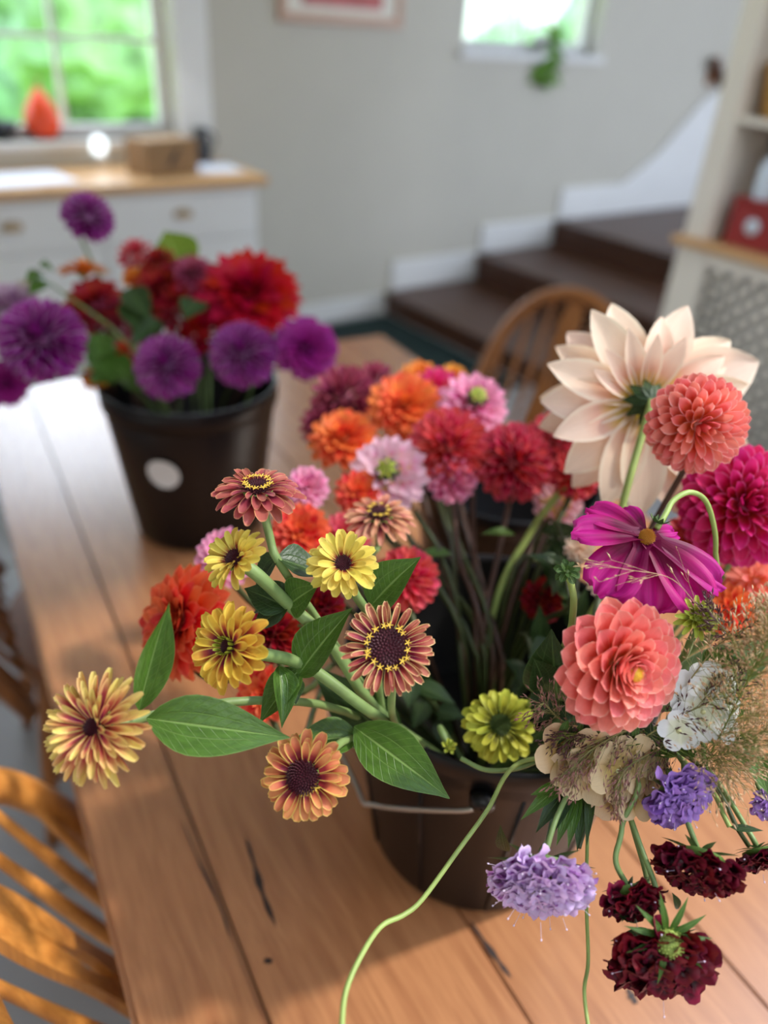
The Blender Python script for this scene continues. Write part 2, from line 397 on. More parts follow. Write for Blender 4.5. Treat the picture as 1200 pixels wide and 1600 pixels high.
# ------------------------------------------------------------------ counter with drawers
cb = thing('base_cabinet', 'white painted drawer cabinet under the wooden worktop below the big window', 'cabinet', (.3, 3.6, 0))
part('body', boxmesh('body', (-1.11, 3.44, .08), (1.80, WY-.01, .885), .002), M_white, cb)
part('plinth', boxmesh('plinth', (-1.11, 3.48, 0), (1.78, 3.50, .08)), M_white, cb)
def cup_handle(parent):
    b = parent
for i in range(4):
    x0 = 1.78-.72*(i+1); x1 = 1.78-.72*i
    for z0, z1 in ((.68, .865), (.40, .665), (.10, .385)):
        d = part('drawer', boxmesh('drawer', (x0+.008, 3.42, z0), (x1-.008, 3.44, z1), .003), M_white, cb)
        cx = (x0+x1)/2; zc = (z0+z1)/2+.01
        vv, ff = [], []
        for a in range(9):
            an = pi*a/8
            for (r, dz) in ((.045, 0), (.045, .0), (.04, .018)):
                pass
        hv = []; hf = []
        for a in range(9):
            an = pi*a/8; px = cx+.045*cos(an)
            hv += [(px, 3.42, zc+.022*sin(an)), (cx+.042*cos(an), 3.42-.026*sin(an)-.001, zc+.012*sin(an)), (cx+.043*cos(an), 3.42-.026*sin(an)-.001, zc-.012)]
        for a in range(8):
            for q in range(2): b = a*3+q; hf.append((b, b+1, b+4, b+3))
        h = bpy.data.objects.new('handle', mk('handle', hv, hf)); COL.objects.link(h); h.data.materials.append(M_brass); h.parent = d
worktop = part('worktop', boxmesh('worktop', (-1.14, 3.39, .887), (1.84, WY-.005, .925), .006, 2), M_pinelight)
tagged(worktop, 'pine worktop with a rounded front edge on the white drawer cabinet', 'worktop')
M_glare = plain('painted_glare', S(222,226,240), .5)  # pale bluish colour laid on the worktop as painted window glare
for (x, y, rz, sx, sy, lb) in ((.72, 3.60, .1, .55, .30, 'long pale sheet painted as window glare on the worktop beside the cardboard box'), (1.68, 3.66, -.15, .24, .26, 'small pale sheet painted as window glare at the far end of the worktop')):
    tagged(part('glare_sheet', boxmesh('glare_sheet', (-sx/2, -sy/2, 0), (sx/2, sy/2, .003), .001), M_glare, None, Matrix.Translation((x, y, .925)) @ Matrix.Rotation(rz, 4, 'Z')), lb, 'painted_glare')
# cardboard box
M_card = plain('cardboard', S(150,118,84), .85, nz=.08)
bx = thing('cardboard_box', 'brown cardboard box with a dark printed mark on the worktop', 'box', (1.42, 3.60, .925), local=True, rz=.25)
part('body', boxmesh('body', (-.135, -.08, 0), (.135, .08, .14), .003), M_card, bx)
for s in (-1, 1): part('flap', boxmesh('flap', (-.132, .002 if s > 0 else -.078, .14), (.132, .078 if s > 0 else -.002, .143)), M_card, bx)
M_ink = plain('dark_ink', S(30,32,40), .7)
iv = [(.055*cos(a)*(1+.25*sin(3*a)), 0, .05*sin(a)*(1+.2*cos(2*a))) for a in [2*pi*k/20 for k in range(20)]]
iv = [(x*.5+z*.45, -.0815, .07+z*.8+x*.35) for x, y, z in iv]
part('printed_mark', mk('printed_mark', iv, [tuple(range(20))], None, False), M_ink, bx)
# gourd, glass ball, small dark things on the sill
M_gourd = plain('gourd', S(236,74,26), .35, nz=.12, nscale=12)
g = thing('squash', 'orange-red teardrop shaped squash on the window sill', 'squash', (1.015, 3.93, 1.03), local=True)
prof = [(.001, .003), (.04, .0), (.068, .03), (.076, .07), (.066, .115), (.042, .155), (.02, .185), (.01, .20), (.001, .203)]
gm = lathe('body', prof, 30)
for v in gm.vertices:
    a = math.atan2(v.co.y, v.co.x); k = 1+.05*cos(a*8); v.co.x *= k; v.co.y *= k
part('body', gm, M_gourd, g); part('stalk', tube('stalk', [(0,0,.195), (.006,0,.22), (.018,0,.235)], .006, 6, 6), M_chairdark, g)
M_lamp = NT('lit_bulb'); M_lamp.b.inputs['Emission Color'].default_value = (.8,.93,1,1); M_lamp.b.inputs['Emission Strength'].default_value = 1.6; M_lamp = M_lamp.m
g = thing('night_light', 'small round glowing white light standing in front of the window sill', 'lamp', (1.22, 3.845, .925), local=True)
part('bulb', lathe('bulb', [(.001, .045), (.02, .05), (.033, .07), (.036, .085), (.03, .11), (.015, .122), (.001, .124)], 20), M_lamp, g)
part('base', lathe('base', [(.001, 0), (.03, 0), (.03, .035), (.022, .047), (.001, .047)], 20), M_white, g)
M_dark = plain('dark_ceramic', S(40,42,46), .3)
g = thing('dark_jug', 'small dark jug on the sill at the right end of the big window', 'jug', (1.70, 3.80, .925), local=True)
part('body', lathe('body', [(.001, 0), (.032, 0), (.046, .04), (.044, .08), (.028, .12), (.034, .155), (.030, .155), (.024, .12), (.001, .11)], 20), M_dark, g)
part('handle', tube('handle', [(.04,0,.06), (.075,0,.09), (.06,0,.13), (.03,0,.14)], .006, 6, 10), M_dark, g)
g = thing('dark_bowl', 'low dark bowl on the sill left of the orange squash', 'bowl', (.83, 3.93, 1.03), local=True)
part('body', lathe('body', [(.001, 0), (.035, 0), (.075, .045), (.08, .07), (.074, .07), (.06, .04), (.001, .012)], 24), M_dark, g)
part('foot', lathe('foot', [(.001, -.001), (.04, -.001), (.04, .006), (.001, .006)], 20), M_dark, g)

# framed picture
M_frame = wood('frame_wood', S(190,150,128), S(208,170,146), S(120,80,60), .4, 2, 'X', knots=False)
pf = thing('framed_picture', 'picture in a pinkish wooden frame with cream mount on the wall', 'picture', (2.53, WY-.02, 1.53))
x0, x1, z0, z1, f = 2.16, 2.90, 1.53, 2.06, .04
for lo, hi in (((x0, WY-.03, z0), (x1, WY-.002, z0+f)), ((x0, WY-.03, z1-f), (x1, WY-.002, z1)), ((x0, WY-.03, z0+f), (x0+f, WY-.002, z1-f)), ((x1-f, WY-.03, z0+f), (x1, WY-.002, z1-f))):
    part('frame_rail', boxmesh('frame_rail', lo, hi, .004), M_frame, pf)
part('mount', boxmesh('mount', (x0+f, WY-.014, z0+f), (x1-f, WY-.004, z1-f)), plain('mount', S(232,226,214), .8), pf)
part('print', boxmesh('print', (x0+.13, WY-.016, z0+.075), (x1-.13, WY-.0145, z1-.10)), plain('print_red', S(196,112,112), .8, nz=.25, nscale=8), pf)

# trailing plant on the small window sill
M_lime = leaf_mat('sill_leaf', S(96,150,30), S(120,165,60), S(150,190,80))
def leafmesh(name, L, Wd, fold=.12, curl=.15, peak=.35, nl=8, nw=4, wave=0., tipn=.0, seed=0, pexp=1.0):
    """leaf along +Y, face +Z, V-folded along the midrib, curling down"""
    vv, ff, uv = [], [], []
    for j in range(nl+1):
        t = j/nl
        if t < peak: wd = math.sin(pi/2*(t/peak))**.75
        else: wd = cos(pi/2*((t-peak)/(1-peak)))**1.15 if t < 1 else 0
        wd = max(wd, .02)*Wd/2
        ang = curl*t; y = L*(t if abs(curl) < 1e-4 else sin(ang)/curl); z0_ = -L*(0 if abs(curl) < 1e-4 else (1-cos(ang))/curl)
        for i in range(nw+1):
            u = i/nw*2-1
            zz = z0_+fold*abs(u)*wd + wave*Wd*sin(9*t+2*(u > 0)+seed)*abs(u)**2
            vv.append((u*wd, y, zz)); uv.append((i/nw, t))
    for j in range(nl):
        for i in range(nw):
            a = j*(nw+1)+i; ff.append((a, a+1, a+nw+2, a+nw+1))
    return mk(name, vv, ff, uv)
lm = leafmesh('leaf', .075, .05)
pp = thing('potted_plant', 'small trailing green plant in a pot on the small window sill', 'plant', (4.02, WY+.04, 1.452), local=True)
part('pot', lathe('pot', [(.001, 0), (.04, 0), (.055, .08), (.058, .08), (.058, .095), (.05, .095), (.045, .07), (.001, .07)], 24), M_white, pp)
for k in range(34):
    a = rnd.uniform(0, 2*pi); el = rnd.uniform(-1.0, .9); d = V((cos(a)*cos(el), sin(a)*cos(el)*.5-.35, sin(el)))
    p = V((rnd.uniform(-.05, .09), rnd.uniform(-.09, 0), .08+rnd.uniform(-.22, .06)))
    part('leaf', lm, M_lime, pp, frame(d, V((0,-.6,.6)), p, (1.5,)*3))

# ------------------------------------------------------------------ dresser on the right
dr = thing('dresser', 'cream painted dresser with open shelves, wooden ledge and lattice front', 'dresser', (2.95, 1.0, 0))
DX = 2.82
part('stile', boxmesh('stile', (DX, 1.74, .92), (3.11, 1.83, 2.3), .006), M_cream, dr)
part('stile', boxmesh('stile', (DX, 1.70, 0), (3.11, 1.84, .89), .006), M_cream, dr)
part('stile', boxmesh('stile', (DX, .1, .92), (3.11, .16, 2.3), .006), M_cream, dr)
part('back_panel', boxmesh('back_panel', (3.09, .16, .92), (3.11, 1.74, 2.3)), plain('dresser_back', S(120,112,104), .7), dr)
part('ledge', boxmesh('ledge', (DX-.03, .06, .89), (3.11, 1.86, .92), .005, 2), M_pinelight, dr)
for z in (1.35, 1.72, 2.08): part('shelf', boxmesh('shelf', (DX+.01, .16, z-.025), (3.09, 1.74, z), .003), M_cream, dr)
part('rail', boxmesh('rail', (DX, .1, .83), (DX+.02, 1.70, .89), .002), M_cream, dr)
part('rail', boxmesh('rail', (DX, .1, .0), (DX+.02, 1.70, .10), .002), M_cream, dr)
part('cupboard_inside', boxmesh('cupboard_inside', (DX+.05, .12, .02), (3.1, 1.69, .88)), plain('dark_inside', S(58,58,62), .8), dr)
for k in range(-14, 34):
    for s in (-1, 1):
        y = .1+k*.075
        p0, p1 = V((DX+.012+(.005*s), y, .10)), V((DX+.012+(.005*s), y+.73*s, .83))
        # clip to the opening .12 .. 1.68
        def clip(a, b, lim, up):
            if (a.y > lim) == up and (b.y > lim) == up: return None
            if (a.y > lim) == up: a = a+(b-a)*((lim-a.y)/(b.y-a.y))
            elif (b.y > lim) == up: b = a+(b-a)*((lim-a.y)/(b.y-a.y))
            return a, b
        r = clip(p0, p1, .12, False)
        r = clip(r[0], r[1], 1.68, True) if r else None
        if r and (r[1]-r[0]).length > .03: part('lattice_slat', tube('lattice_slat', [r[0], r[1]], .0125, 4, None, .35, V((0, 1, -1*s))), M_cream, dr)
# things on the shelves
M_tin = plain('red_tin', S(150,40,38), .45, nz=.1); M_lab = plain('tin_label', S(214,224,232), .6)
def tin(name, label, y, z, r, h, mat, lab, cat='tin'):
    t = thing(name, label, cat, (DX+.12, y, z), local=True)
    part('body', lathe('body', [(.001, 0), (r, 0), (r, h), (r*.96, h+.004), (.001, h+.004)], 28), mat, t)
    part('lid', lathe('lid', [(r*1.02, h-.02), (r*1.03, h-.02), (r*1.03, h+.008), (.001, h+.010)], 28), M_dark, t)
    if lab is not None: part('paper_label', boxmesh('paper_label', (-r-.003, -r*.55, h*.32), (-r*.6, r*.55, h*.75), .001), lab, t)
tb = thing('storage_box', 'dark red storage box with a round white emblem on the dresser ledge', 'box', (DX+.13, 1.55, .92), local=True)
part('body', boxmesh('body', (-.09, -.16, 0), (.09, .13, .15), .005), M_tin, tb)
part('lid', boxmesh('lid', (-.095, -.165, .15), (.095, .135, .17), .004), M_tin, tb)
part('emblem', lathe('emblem', [(.001, .0), (.028, .0), (.028, .004), (.001, .004)], 20), M_lab, tb, Matrix.Translation((-.0905, .03, .08)) @ Matrix.Rotation(-pi/2, 4, 'Y'))
jb = thing('white_bottle', 'white bottle standing on top of the dark red storage box', 'bottle', (DX+.08, 1.60, 1.09), local=True)
part('body', lathe('body', [(.001, 0), (.034, 0), (.036, .01), (.036, .10), (.028, .125), (.014, .135), (.014, .15), (.001, .15)], 20), M_lab, jb)
part('cap', lathe('cap', [(.016, .148), (.018, .15), (.018, .17), (.001, .172)], 16), M_dark, jb)
tin('storage_tin', 'dark grey tin behind the white bottle on the dresser', 1.36, .92, .05, .22, M_dark, None)
M_amber = plain('basket', S(190,140,70), .7, nz=.2, nscale=60, bump=.4)
bk = thing('basket', 'amber wicker basket on the upper dresser shelf', 'basket', (DX+.13, 1.62, 1.35), local=True)
part('body', lathe('body', [(.001, 0), (.09, 0), (.115, .16), (.12, .17), (.11, .165), (.085, .01), (.001, .01)], 28), M_amber, bk)
for k in range(6): part('wicker_band', lathe('wicker_band', [(.094+.0035*k, .018+.024*k), (.101+.0035*k, .024+.024*k), (.096+.0035*k, .032+.024*k)], 28), M_amber, bk)
tin('storage_tin', 'dark grey tin with a pale label on the upper dresser shelf', 1.34, 1.35, .055, .17, M_dark, M_lab)

# ------------------------------------------------------------------ pine table
TA = radians(-7.0)
tb = thing('dining_table', 'long rustic pine plank dining table with knots and cracks', 'table', (.0, 0, 0), local=True)
T0 = V((.045, .35, 0))   # left edge passes here
tdir = V((sin(-TA), cos(TA), 0)); tx = V((cos(TA), -sin(TA), 0)); tx = V((tdir.y, -tdir.x, 0))
tb.location = T0; tb.rotation_euler = (0, 0, TA)
Y0, Y1 = -.75, 1.60
edges = [0, .115, .335, .555, .78, 1.0, 1.12]
for i in range(6):
    a, b = edges[i]+.0007, edges[i+1]-.0007
    bm = bmesh.new(); bmesh.ops.create_cube(bm, size=1)
    dz = rnd.uniform(-.0012, .0)
    for v in bm.verts: v.co = V(((a+b)/2+v.co.x*(b-a), (Y0+Y1)/2+v.co.y*(Y1-Y0), .74+dz+v.co.z*.04))
    bmesh.ops.bevel(bm, geom=list(bm.edges), offset=.0018 if i else .006, segments=2, affect='EDGES')
    me = bpy.data.meshes.new('plank'); bm.to_mesh(me); bm.free()
    part('plank', me, M_pine, tb)
for lo, hi in (((.08, Y0+.12, .62), (.105, Y1-.12, .718)), ((1.015, Y0+.12, .62), (1.04, Y1-.12, .718)), ((.08, Y1-.145, .62), (1.04, Y1-.12, .718)), ((.08, Y0+.12, .62), (1.04, Y0+.145, .718))):
    part('apron', boxmesh('apron', lo, hi, .002), M_pine, tb)
for x in (.11, 1.01):
    for y in (Y0+.16, Y1-.16):
        part('leg', boxmesh('leg', (x-.04, y-.04, 0), (x+.04, y+.04, .718), .006), M_pine, tb)
# dark splits and knots are real gouges: shallow inlaid slivers of dark resin
M_res = plain('dark_resin', S(44,28,24), .5, nz=.3)
def lw(px, py): 
    r = FWD+CX*((px-600)/FPX)+CY*((800-py)/FPX); p = CAM+r*((.7595-CAMH)/r.z); return tb.matrix_basis.inverted() @ p
tb_m = Matrix.Translation(tb.location) @ Matrix.Rotation(TA, 4, 'Z'); tbi = tb_m.inverted()
def ontable(px, py, z=.7595):
    r = FWD+CX*((px-600)/FPX)+CY*((800-py)/FPX); return tbi @ (CAM+r*((z-CAMH)/r.z))
def gouge(pts, wd):
    P = spline([ontable(*p) for p in pts], 14); vv, ff = [], []
    for i, p in enumerate(P):
        t = i/14; h = wd*(sin(pi*t)**.7+.05)*(1+.4*sin(17*t)); vv += [(p.x-h, p.y, .7606), (p.x+h*.8, p.y, .7606)]
    for i in range(14): ff.append((2*i, 2*i+1, 2*i+3, 2*i+2))
    part('knot', mk('knot', vv, ff, None, False), M_res, tb)
gouge([(384, 1308), (400, 1360), (412, 1400), (432, 1450)], .0035)
gouge([(283, 1280), (310, 1345), (345, 1420), (360, 1470)], .0012)
gouge([(735, 1440), (770, 1490), (800, 1530)], .0028)
gouge([(980, 1545), (995, 1570)], .004)
gouge([(415, 1498), (424, 1506)], .004)

# ------------------------------------------------------------------ windsor chairs
def make_chair(label, M, mat):
    t = thing('windsor_chair', label, 'chair', (0,0,0), 'hoop back wooden chairs around the table', local=True)
    # local: seat faces +x, back at x<0, width along y
    bm = bmesh.new(); bmesh.ops.create_circle(bm, cap_ends=True, segments=36, radius=1)
    for v in bm.verts:
        a = math.atan2(v.co.y, v.co.x); v.co = V((.20*cos(a)+.02*cos(2*a), (.215+.012*cos(a))*sin(a), .45))
    r = bmesh.ops.extrude_face_region(bm, geom=list(bm.faces)); 
    for v in [x for x in r['geom'] if isinstance(x, bmesh.types.BMVert)]: v.co.z -= .035
    bmesh.ops.recalc_face_normals(bm, faces=list(bm.faces)); bmesh.ops.bevel(bm, geom=[e for e in bm.edges if abs(e.verts[0].co.z-e.verts[1].co.z) < 1e-5], offset=.01, segments=2, affect='EDGES')
    me = bpy.data.meshes.new('seat'); bm.to_mesh(me); bm.free(); part('seat', me, mat, t)
    hoop = []
    for k in range(33):
        a = pi*k/32; y = .235*cos(a)*(1+.10*sin(a)**2); h = sin(a)**.62
        hoop.append(V((-.165-.19*h, y, .445+.46*h)))
    part('hoop', tube('hoop', hoop, .018, 10, None, 1.25, V((1,0,0))), mat, t)
    for k in (-3, -2, -1, 1, 2, 3):
        y = k*.052+(.012 if k > 0 else -.012); yt = y*1.18
        h = sqrt(max(0, 1-(yt/.236)**2))**.62 if abs(yt) < .236 else 0
        h = max(.0, h)*.97
        part('spindle', tube('spindle', [V((-.165, y, .445)), V((-.165-.095*h-.004, (y+yt)/2, .445+.23*h)), V((-.165-.19*h, yt, .445+.46*h))], lambda q: .0062+.0035*sin(pi*min(1, q*1.2)), 8, 10), mat, t)
    # pierced splat
    vv, ff = [], []; N = 16
    outl = []
    for j in range(N+1):
        q = j/N; wd = .020+.014*sin(pi*q*1.0)+.006*sin(3*pi*q); hole = .0 if q < .42 or q > .66 else .010*sin(pi*(q-.42)/.24)
        x = -.165-.188*q; z = .445+.455*q
        for dx in (-.006, .006):
            for yy in (-wd, -max(hole, .0004), max(hole, .0004), wd): vv.append((x+dx, yy, z))
    for j in range(N):
        b = j*8
        for sidx in (0, 2):
            ff += [(b+sidx, b+sidx+1, b+8+sidx+1, b+8+sidx), (b+4+sidx+1, b+4+sidx, b+12+sidx, b+12+sidx+1)]
        for e in (0, 1, 2, 3): ff.append((b+e, b+4+e, b+12+e, b+8+e))
    part('splat', mk('splat', vv, ff, None, False), mat, t)
    for sx in (-1, 1):
        for sy in (-1, 1):
            part('leg', tube('leg', [V((sx*.13, sy*.13, .42)), V((sx*.16, sy*.155, .2)), V((sx*.19, sy*.185, 0))], lambda q: .017-.006*abs(q-.4), 10, 8), mat, t)
    for sy in (-1, 1): part('stretcher', tube('stretcher', [V((-.165, sy*.16, .17)), V((.165, sy*.16, .17))], lambda q: .008+.004*sin(pi*q), 8, 8), mat, t)
    part('stretcher', tube('stretcher', [V((0, -.16, .17)), V((0, .16, .17))], lambda q: .008+.004*sin(pi*q), 8, 8), mat, t)
    t.matrix_basis = M
    return t
def CM(x, y, rz): return Matrix.Translation((x, y, 0)) @ Matrix.Rotation(rz, 4, 'Z')
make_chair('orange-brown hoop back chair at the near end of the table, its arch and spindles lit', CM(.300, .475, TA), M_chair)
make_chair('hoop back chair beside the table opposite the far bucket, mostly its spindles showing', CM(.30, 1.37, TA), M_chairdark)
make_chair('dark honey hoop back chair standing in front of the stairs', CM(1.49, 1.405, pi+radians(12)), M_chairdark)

# ------------------------------------------------------------------ buckets
BZ = .762
def bucket(label, c, R, rb, h, ccols=(M_blackpl, M_blackin), sticker=False):
    t = thing('flower_bucket', label, 'bucket', (c[0], c[1], BZ), 'black plastic flower buckets', local=True)
    prof = [(.001, .0), (rb-.01, .0), (rb, .006), (rb+(R-rb)*.86, h*.86), (R-.004, h*.87), (R-.0005, h*.875), (R+.001, h*.99), (R, h), (R-.003, h), (R-.006, h*.985)]
    part('body', lathe('body', prof, 72), ccols[0], t)
    part('inner_wall', lathe('inner_wall', [(R-.006, h*.985), (R-.010, h*.86), (rb-.003, .01), (.001, .008)], 72), ccols[1], t)
    part('water', lathe('water', [(rb+.012, h*.42), (.001, h*.42)], 48), M_water, t)
    return t
M_water = NT('water'); M_water.b.inputs['Base Color'].default_value = S(22,22,18); M_water.b.inputs['Roughness'].default_value = .05; M_water = M_water.m
B1 = V((.462, .382, BZ)); R1, H1 = .158, .275
b1 = bucket('black bucket with wire bail in front, holding zinnias, cosmos and grasses', B1, R1, .118, H1)
# vertical mould ribs and wire bail
for k in range(10):
    a = 2*pi*k/10+.35
    part('rib', tube('rib', [V((cos(a)*(.1195), sin(a)*(.1195), .01)), V((cos(a)*(R1-.007), sin(a)*(R1-.007), H1*.85))], .0022, 6), M_blackpl, b1)
import_p = []
ap = math.atan2(-.62, -.79)
def pol(a, r, z): return V((cos(a)*r, sin(a)*r, z))
pv = V(W(757, 1250, .617))-B1; a0 = math.atan2(pv.y, pv.x)
bail = [pol(a0, R1+.004, .236), pol(a0-.12, R1+.008, .225), pol(a0-.62, R1+.006, .165), pol(a0-.80, R1+.006, .158), pol(a0-1.57, R1+.018, .150), pol(a0-2.3, R1+.006, .16), pol(a0-pi, R1+.004, .236)]
part('bail', tube('bail', bail, .0024, 8, 60), M_steel, b1)
part('bail_lug', lathe('bail_lug', [(.001, 0), (.012, 0), (.011, .010), (.006, .014), (.001, .014)], 16), M_blackpl, b1, frame(V((0,0,1)), V((cos(a0), sin(a0), 0)), pol(a0, R1-.002, .240)))
B2 = V((.464, 1.145, BZ)); R2, H2 = .146, .28
b2 = bucket('black bucket with a round white sticker, farther along the table, holding purple and red dahlias', B2, R2, .112, H2)
M_stick = plain('sticker', S(205,205,205), .6)
sa = math.atan2(-B2.y, -B2.x)-.40
def on_bucket(a, z, R, rb, h): rr = rb+(R-rb)*(z/h)+.0025; return rr
rr = on_bucket(sa, .16, R2, .112, H2)
sv = [V((0,0,0))]; 
svv, sff = [], []
for k in range(24):
    an = 2*pi*k/24; da = .027*cos(an)/rr; zz = .168+.027*sin(an); svv.append(pol(sa+da, on_bucket(0, zz, R2, .112, H2)+.001, zz))
part('sticker', mk('sticker', svv, [tuple(range(24))], None, False), M_stick, b2)
B3 = V((.735, .655, BZ)); R3, H3 = .135, .265
b3 = bucket('black bucket standing behind the front one, under the coral dahlias', B3, R3, .10, H3)
BK = {1: (B1, R1, H1), 2: (B2, R2, H2), 3: (B3, R3, H3)}

# ================================================================== FLOWERS
M_stem = plain('stem_green', S(122,146,86), .5, nz=.15, nscale=60)
M_stemd = plain('stem_dark', S(58,66,30), .5, nz=.2, nscale=60)  # olive darkened to paint in the shade on stems inside the buckets
M_stemr = plain('stem_reddish', S(70,44,32), .5, nz=.2, nscale=60)
M_stemy = plain('stem_yellowgreen', S(150,170,92), .5, nz=.12, nscale=60)
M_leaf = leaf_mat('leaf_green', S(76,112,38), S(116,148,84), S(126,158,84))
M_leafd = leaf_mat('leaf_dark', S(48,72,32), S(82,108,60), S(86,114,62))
M_sepal = plain('sepal_green', S(96,128,52), .5, nz=.25, nscale=80)
M_cmar = plain('centre_maroon', S(64,8,26), .6, nz=.4, nscale=300)
M_star = plain('star_yellow', S(236,196,70), .5, nz=.1)

def petalmesh(name, L, Wd, cup=.5, curl=.3, peak=.62, tip=.5, base=.3, nl=7, nw=4, fl=0., notch=0., roll=0., ruf=0.):
    """+Y out along the petal, +Z its inner/top face. cup raises the edges; curl>0 bends the tip back (down); tip: 0 pointed .. 1 blunt"""
    vv, ff, uv = [], [], []
    y = z = 0.; ang = 0.; yy = [0.]; zz = [0.]
    tt = [1-(1-j/nl)**1.35 for j in range(nl+1)]
    for j in range(nl):
        ang = curl*((tt[j]+tt[j+1])/2)**1.3; s_ = L*(tt[j+1]-tt[j]); y += s_*cos(ang); z -= s_*sin(ang); yy.append(y); zz.append(z)
    for j in range(nl+1):
        t = tt[j]
        if t < peak: wd = base+(1-base)*sin(pi/2*t/peak)
        else:
            q = (t-peak)/(1-peak)
            if tip >= .7: wd = (1-q**2.6)**.5
            else: wd = (1-q**(1.6+2.2*tip))**(.55+.35*(1-tip)); 
        wd = max(wd, .04 if tip < .7 else .42)*Wd/2
        for i in range(nw+1):
            u = i/nw*2-1; a = u*cup*1.4
            if abs(cup) > 1e-3: x = wd*sin(a)/(cup*1.4) if cup*1.4 > 1e-3 else u*wd; dz = wd*(1-cos(a))/(cup*1.4)
            else: x = u*wd; dz = 0
            dz += fl*Wd*.12*cos(u*9)*t + ruf*Wd*sin(u*5+t*7)*t*t
            yo = -notch*L*(1-abs(u)) if j == nl else 0
            vv.append((x, yy[j]+yo, zz[j]+dz)); uv.append((i/nw, t))
    for j in range(nl):
        for i in range(nw):
            a = j*(nw+1)+i; ff.append((a, a+1, a+nw+2, a+nw+1))
    return mk(name, vv, ff, uv)

def dome(name, r, h, bumps=0, bh=.12, n=20, m=8):
    """dome with spiralling little bumps"""
    vv, ff = [], []
    for j in range(m+1):
        ph = pi/2*j/m
        for i in range(n):
            a = 2*pi*i/n; k = 1+bh*sin(a*bumps+j*2.4)*sin(j*2.2) if bumps else 1
            vv.append((r*sin(ph)*cos(a)*k, r*sin(ph)*sin(a)*k, h*cos(ph)*k))
    for j in range(m):
        for i in range(n):
            a = j*n+i; b = j*n+(i+1) % n; ff.append((a, a+n, b+n, b))
    return mk(name, vv, ff)
def cone_centre(name, r, h, n=90, tall=.0022):
    """disc made of many tiny upright florets on a dome"""
    vv, ff = [], []
    d = dome('tmp', r*.96, h*.9, 0, 0, 16, 5); vv = [tuple(v.co) for v in d.vertices]; ff = [tuple(p.vertices) for p in d.polygons]; bpy.data.meshes.remove(d)
    for k in range(n):
        rr = r*sqrt((k+.5)/n); a = k*2.39996; z = h*sqrt(max(0, 1-(rr/r)**2*.85)); p = V((rr*cos(a), rr*sin(a), z)); nn = V((p.x*.8, p.y*.8, h*1.2)).normalized(); t1 = nn.orthogonal().normalized(); t2 = nn.cross(t1); s = r*.085
        b = len(vv); vv += [tuple(p+t1*s), tuple(p+t2*s), tuple(p-t1*s), tuple(p-t2*s), tuple(p+nn*tall*(.6+.8*rr/r))]
        ff += [(b, b+1, b+4), (b+1, b+2, b+4), (b+2, b+3, b+4), (b+3, b, b+4)]
    return mk(name, vv, ff, None, False)
def starmesh():
    vv, ff = [(0, 0, .0006)], []
    for k in range(5):
        a = 2*pi*k/5; b = len(vv)
        for (r_, da, z) in ((.0009, -.5, .0004), (.0026, -.16, .0012), (.0032, 0, .0002), (.0026, .16, .0012), (.0009, .5, .0004)): vv.append((r_*cos(a+da), r_*sin(a+da), z))
        ff += [(0, b, b+1, b+2), (0, b+2, b+3, b+4)]
    return mk('floret', vv, ff)
STAR = starmesh()

def axes(ax):
    z = ax.normalized(); x = z.orthogonal().normalized(); y = z.cross(x); return x, y, z
def stem_path(c, ax, bk, spread=1.0, push=.05, deep=.05):
    B, R, H = BK[bk]; top = B+V((0, 0, H))
    d = V((c.x-B.x, c.y-B.y, 0)); r = min(d.length, R*.72*spread); d = d.normalized()
    rimp = top+d*r+V((0, 0, .01 if (V((c.x-B.x, c.y-B.y, 0)).length > R*.8) else -.05))
    a = rnd.uniform(0, 6.28); bot = B+V((cos(a)*R*.3, sin(a)*R*.3, deep))-d*R*.2
    if (c.z-top.z) < .03 and d.length and V((c.x-B.x, c.y-B.y, 0)).length > R: rimp.z += .015
    return [c, c-ax*push, rimp, bot]
def add_stem(t, pts, r=.0028, mat=None, n=18, name='stem'):
    return part(name, tube(name, pts, lambda q: r*(1-.12*q), 8, n), mat or M_stem, t)
def add_leaf(t, p, tip, Wd, face, mat=None, fold=.35, curl=.25, peak=.35, wave=.0, label=None, nw=6, nl=12):
    d = tip-p; L = d.length; me = leafmesh('leaf', L*1.02, Wd, fold, curl, peak, nl, nw, wave)
    z = face; y = d.normalized(); 
    M = frame(y, z, p)
    if curl: M = M @ Matrix.Rotation(curl*.5, 4, 'X')
    return part('leaf', me, mat or M_leaf, t, M, None, label)
def sepals(t, c, ax, r, n=10, mat=None, back=.25):
    x, y, z = axes(ax)
    me = leafmesh('sepal', r*1.0, r*.42, .2, .5, .4, 5, 2)
    for k in range(n):
        a = 2*pi*k/n; d = (x*cos(a)+y*sin(a))
        part('sepal', me, mat or M_sepal, t, frame(d*1.0+z*.35, -z+d*.2, c-z*r*back))

MESH = {}
def cached(key, fn):
    if key not in MESH: MESH[key] = fn()
    return MESH[key]

